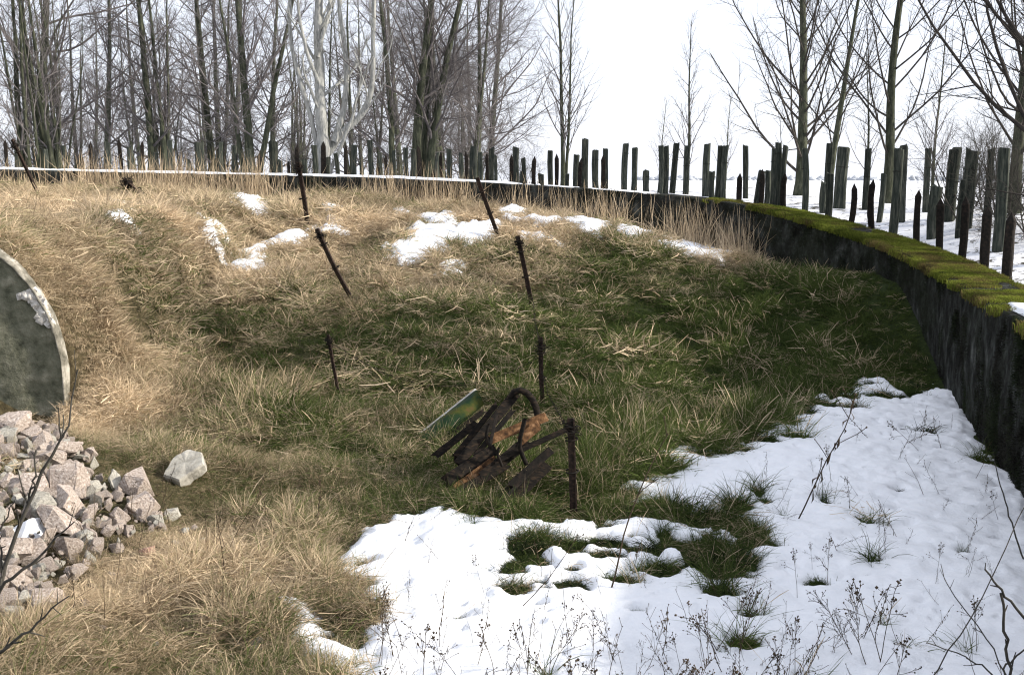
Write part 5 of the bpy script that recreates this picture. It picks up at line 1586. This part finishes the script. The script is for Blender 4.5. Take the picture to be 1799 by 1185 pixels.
br0 = at(1775, 1300, yr)
twig_plant('bramble', [[(1772, 1300, yr, .010), (1772, 1185, yr, .009), (1766, 1110, yr, .009), (1759, 1043, yr, .008)],
                       [(1850, 1150, yr, .008), (1799, 1087, yr, .008), (1760, 1038, yr, .007), (1730, 1003, yr, .005)],
                       [(1772, 1210, yr, .006), (1760, 1170, yr, .006), (1799, 1140, yr, .005), (1840, 1100, yr, .004)],
                       [(1775, 1260, yr, .006), (1740, 1180, yr, .005), (1700, 1155, yr, .004), (1625, 1127, yr, .003)]],
           'thick cut bramble canes crossing at the lower right corner', 'bramble', (br0[0], br0[1], float(H(br0[0], br0[1]))), side=3, seed=4)
br1 = at(1600, 1260, yr)
twig_plant('bramble_cane', [[(1600, 1260, yr, .005), (1637, 1185, yr, .0045), (1695, 1107, yr, .004), (1740, 1017, yr, .0035), (1799, 893, yr + .2, .003), (1830, 820, yr + .3, .002)]],
           'single long arching cane running up to the right edge over the snow', 'bramble', (br1[0], br1[1], float(H(br1[0], br1[1]))), seed=5)
br2 = at(1800, 1240, 6.4)
twig_plant('bramble_cane', [[(1800, 1240, 6.4, .005), (1765, 1180, 6.4, .005), (1728, 1110, 6.4, .004), (1665, 1030, 6.4, .003), (1652, 992, 6.4, .002)]],
           'thin bent cane lower right, left of the crossing thick canes', 'bramble', (br2[0], br2[1], float(H(br2[0], br2[1]))), side=3, seed=6)
br3 = at(1800, 985, 9.6)
twig_plant('bramble_cane', [[(1800, 985, 9.6, .009), (1779, 925, 9.6, .008), (1764, 870, 9.6, .007), (1747, 808, 9.6, .004)]],
           'dark straight cane standing before the right end of the wall', 'bramble', (br3[0], br3[1], float(H(br3[0], br3[1]))), seed=7)

# far wood on the skyline
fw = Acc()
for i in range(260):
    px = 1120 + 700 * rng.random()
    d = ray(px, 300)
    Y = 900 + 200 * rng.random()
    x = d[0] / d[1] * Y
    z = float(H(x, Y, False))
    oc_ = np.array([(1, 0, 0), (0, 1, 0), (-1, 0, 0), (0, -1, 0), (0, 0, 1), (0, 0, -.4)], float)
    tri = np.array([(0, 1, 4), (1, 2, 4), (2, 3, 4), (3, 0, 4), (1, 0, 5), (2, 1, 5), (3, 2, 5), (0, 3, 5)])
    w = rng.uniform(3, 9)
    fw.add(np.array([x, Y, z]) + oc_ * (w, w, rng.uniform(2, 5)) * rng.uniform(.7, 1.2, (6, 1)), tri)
fo = kind(obj('far_wood', fw.mesh('far_wood', simple('far_wood', [(0.3, (0.28, 0.30, 0.33)), (0.7, (0.42, 0.44, 0.47))], 0.2))), 'stuff')  # distance haze put into the pale blue-grey colour
# each repeat gets a label of its own: its look, then its rank from the left among those like it
WORDS = {'umbel': 'flat-headed', 'leafy': 'withered leafy', 'brush': 'brushy', 'bare': 'bare thin', 'nod': 'nodding'}
for g, word, where in (('dead weeds in the fringe below the snow', 'weed', 'in the fringe along the bottom edge'), ('small withered stems scattered over the snow', 'small stem', 'scattered over the open snow'),
                       ('brown stalks in the grass near the rubble', 'brown stalk', 'in the rough grass near the rubble'), ('bare trees deep in the wood', 'bare grey tree', 'deep in the wood behind the front trunks'),
                       ('low bushes under the trees of the wood', 'leafless bush', 'low between the trunks behind the posts')):
    ob = sorted((o for o in bpy.data.objects if o.get('group') == g), key=lambda o: o.location.x / o.location.y)
    c = {}
    for o in ob:
        look = WORDS.get(STYLE.get(o.name), 'thin' if 'tree' in word else '')
        k = c[look] = c.get(look, 0) + 1
        o['label'] = ' '.join(f'{look} {word} {where}, {ordinal(k - 1)} such from left'.split())
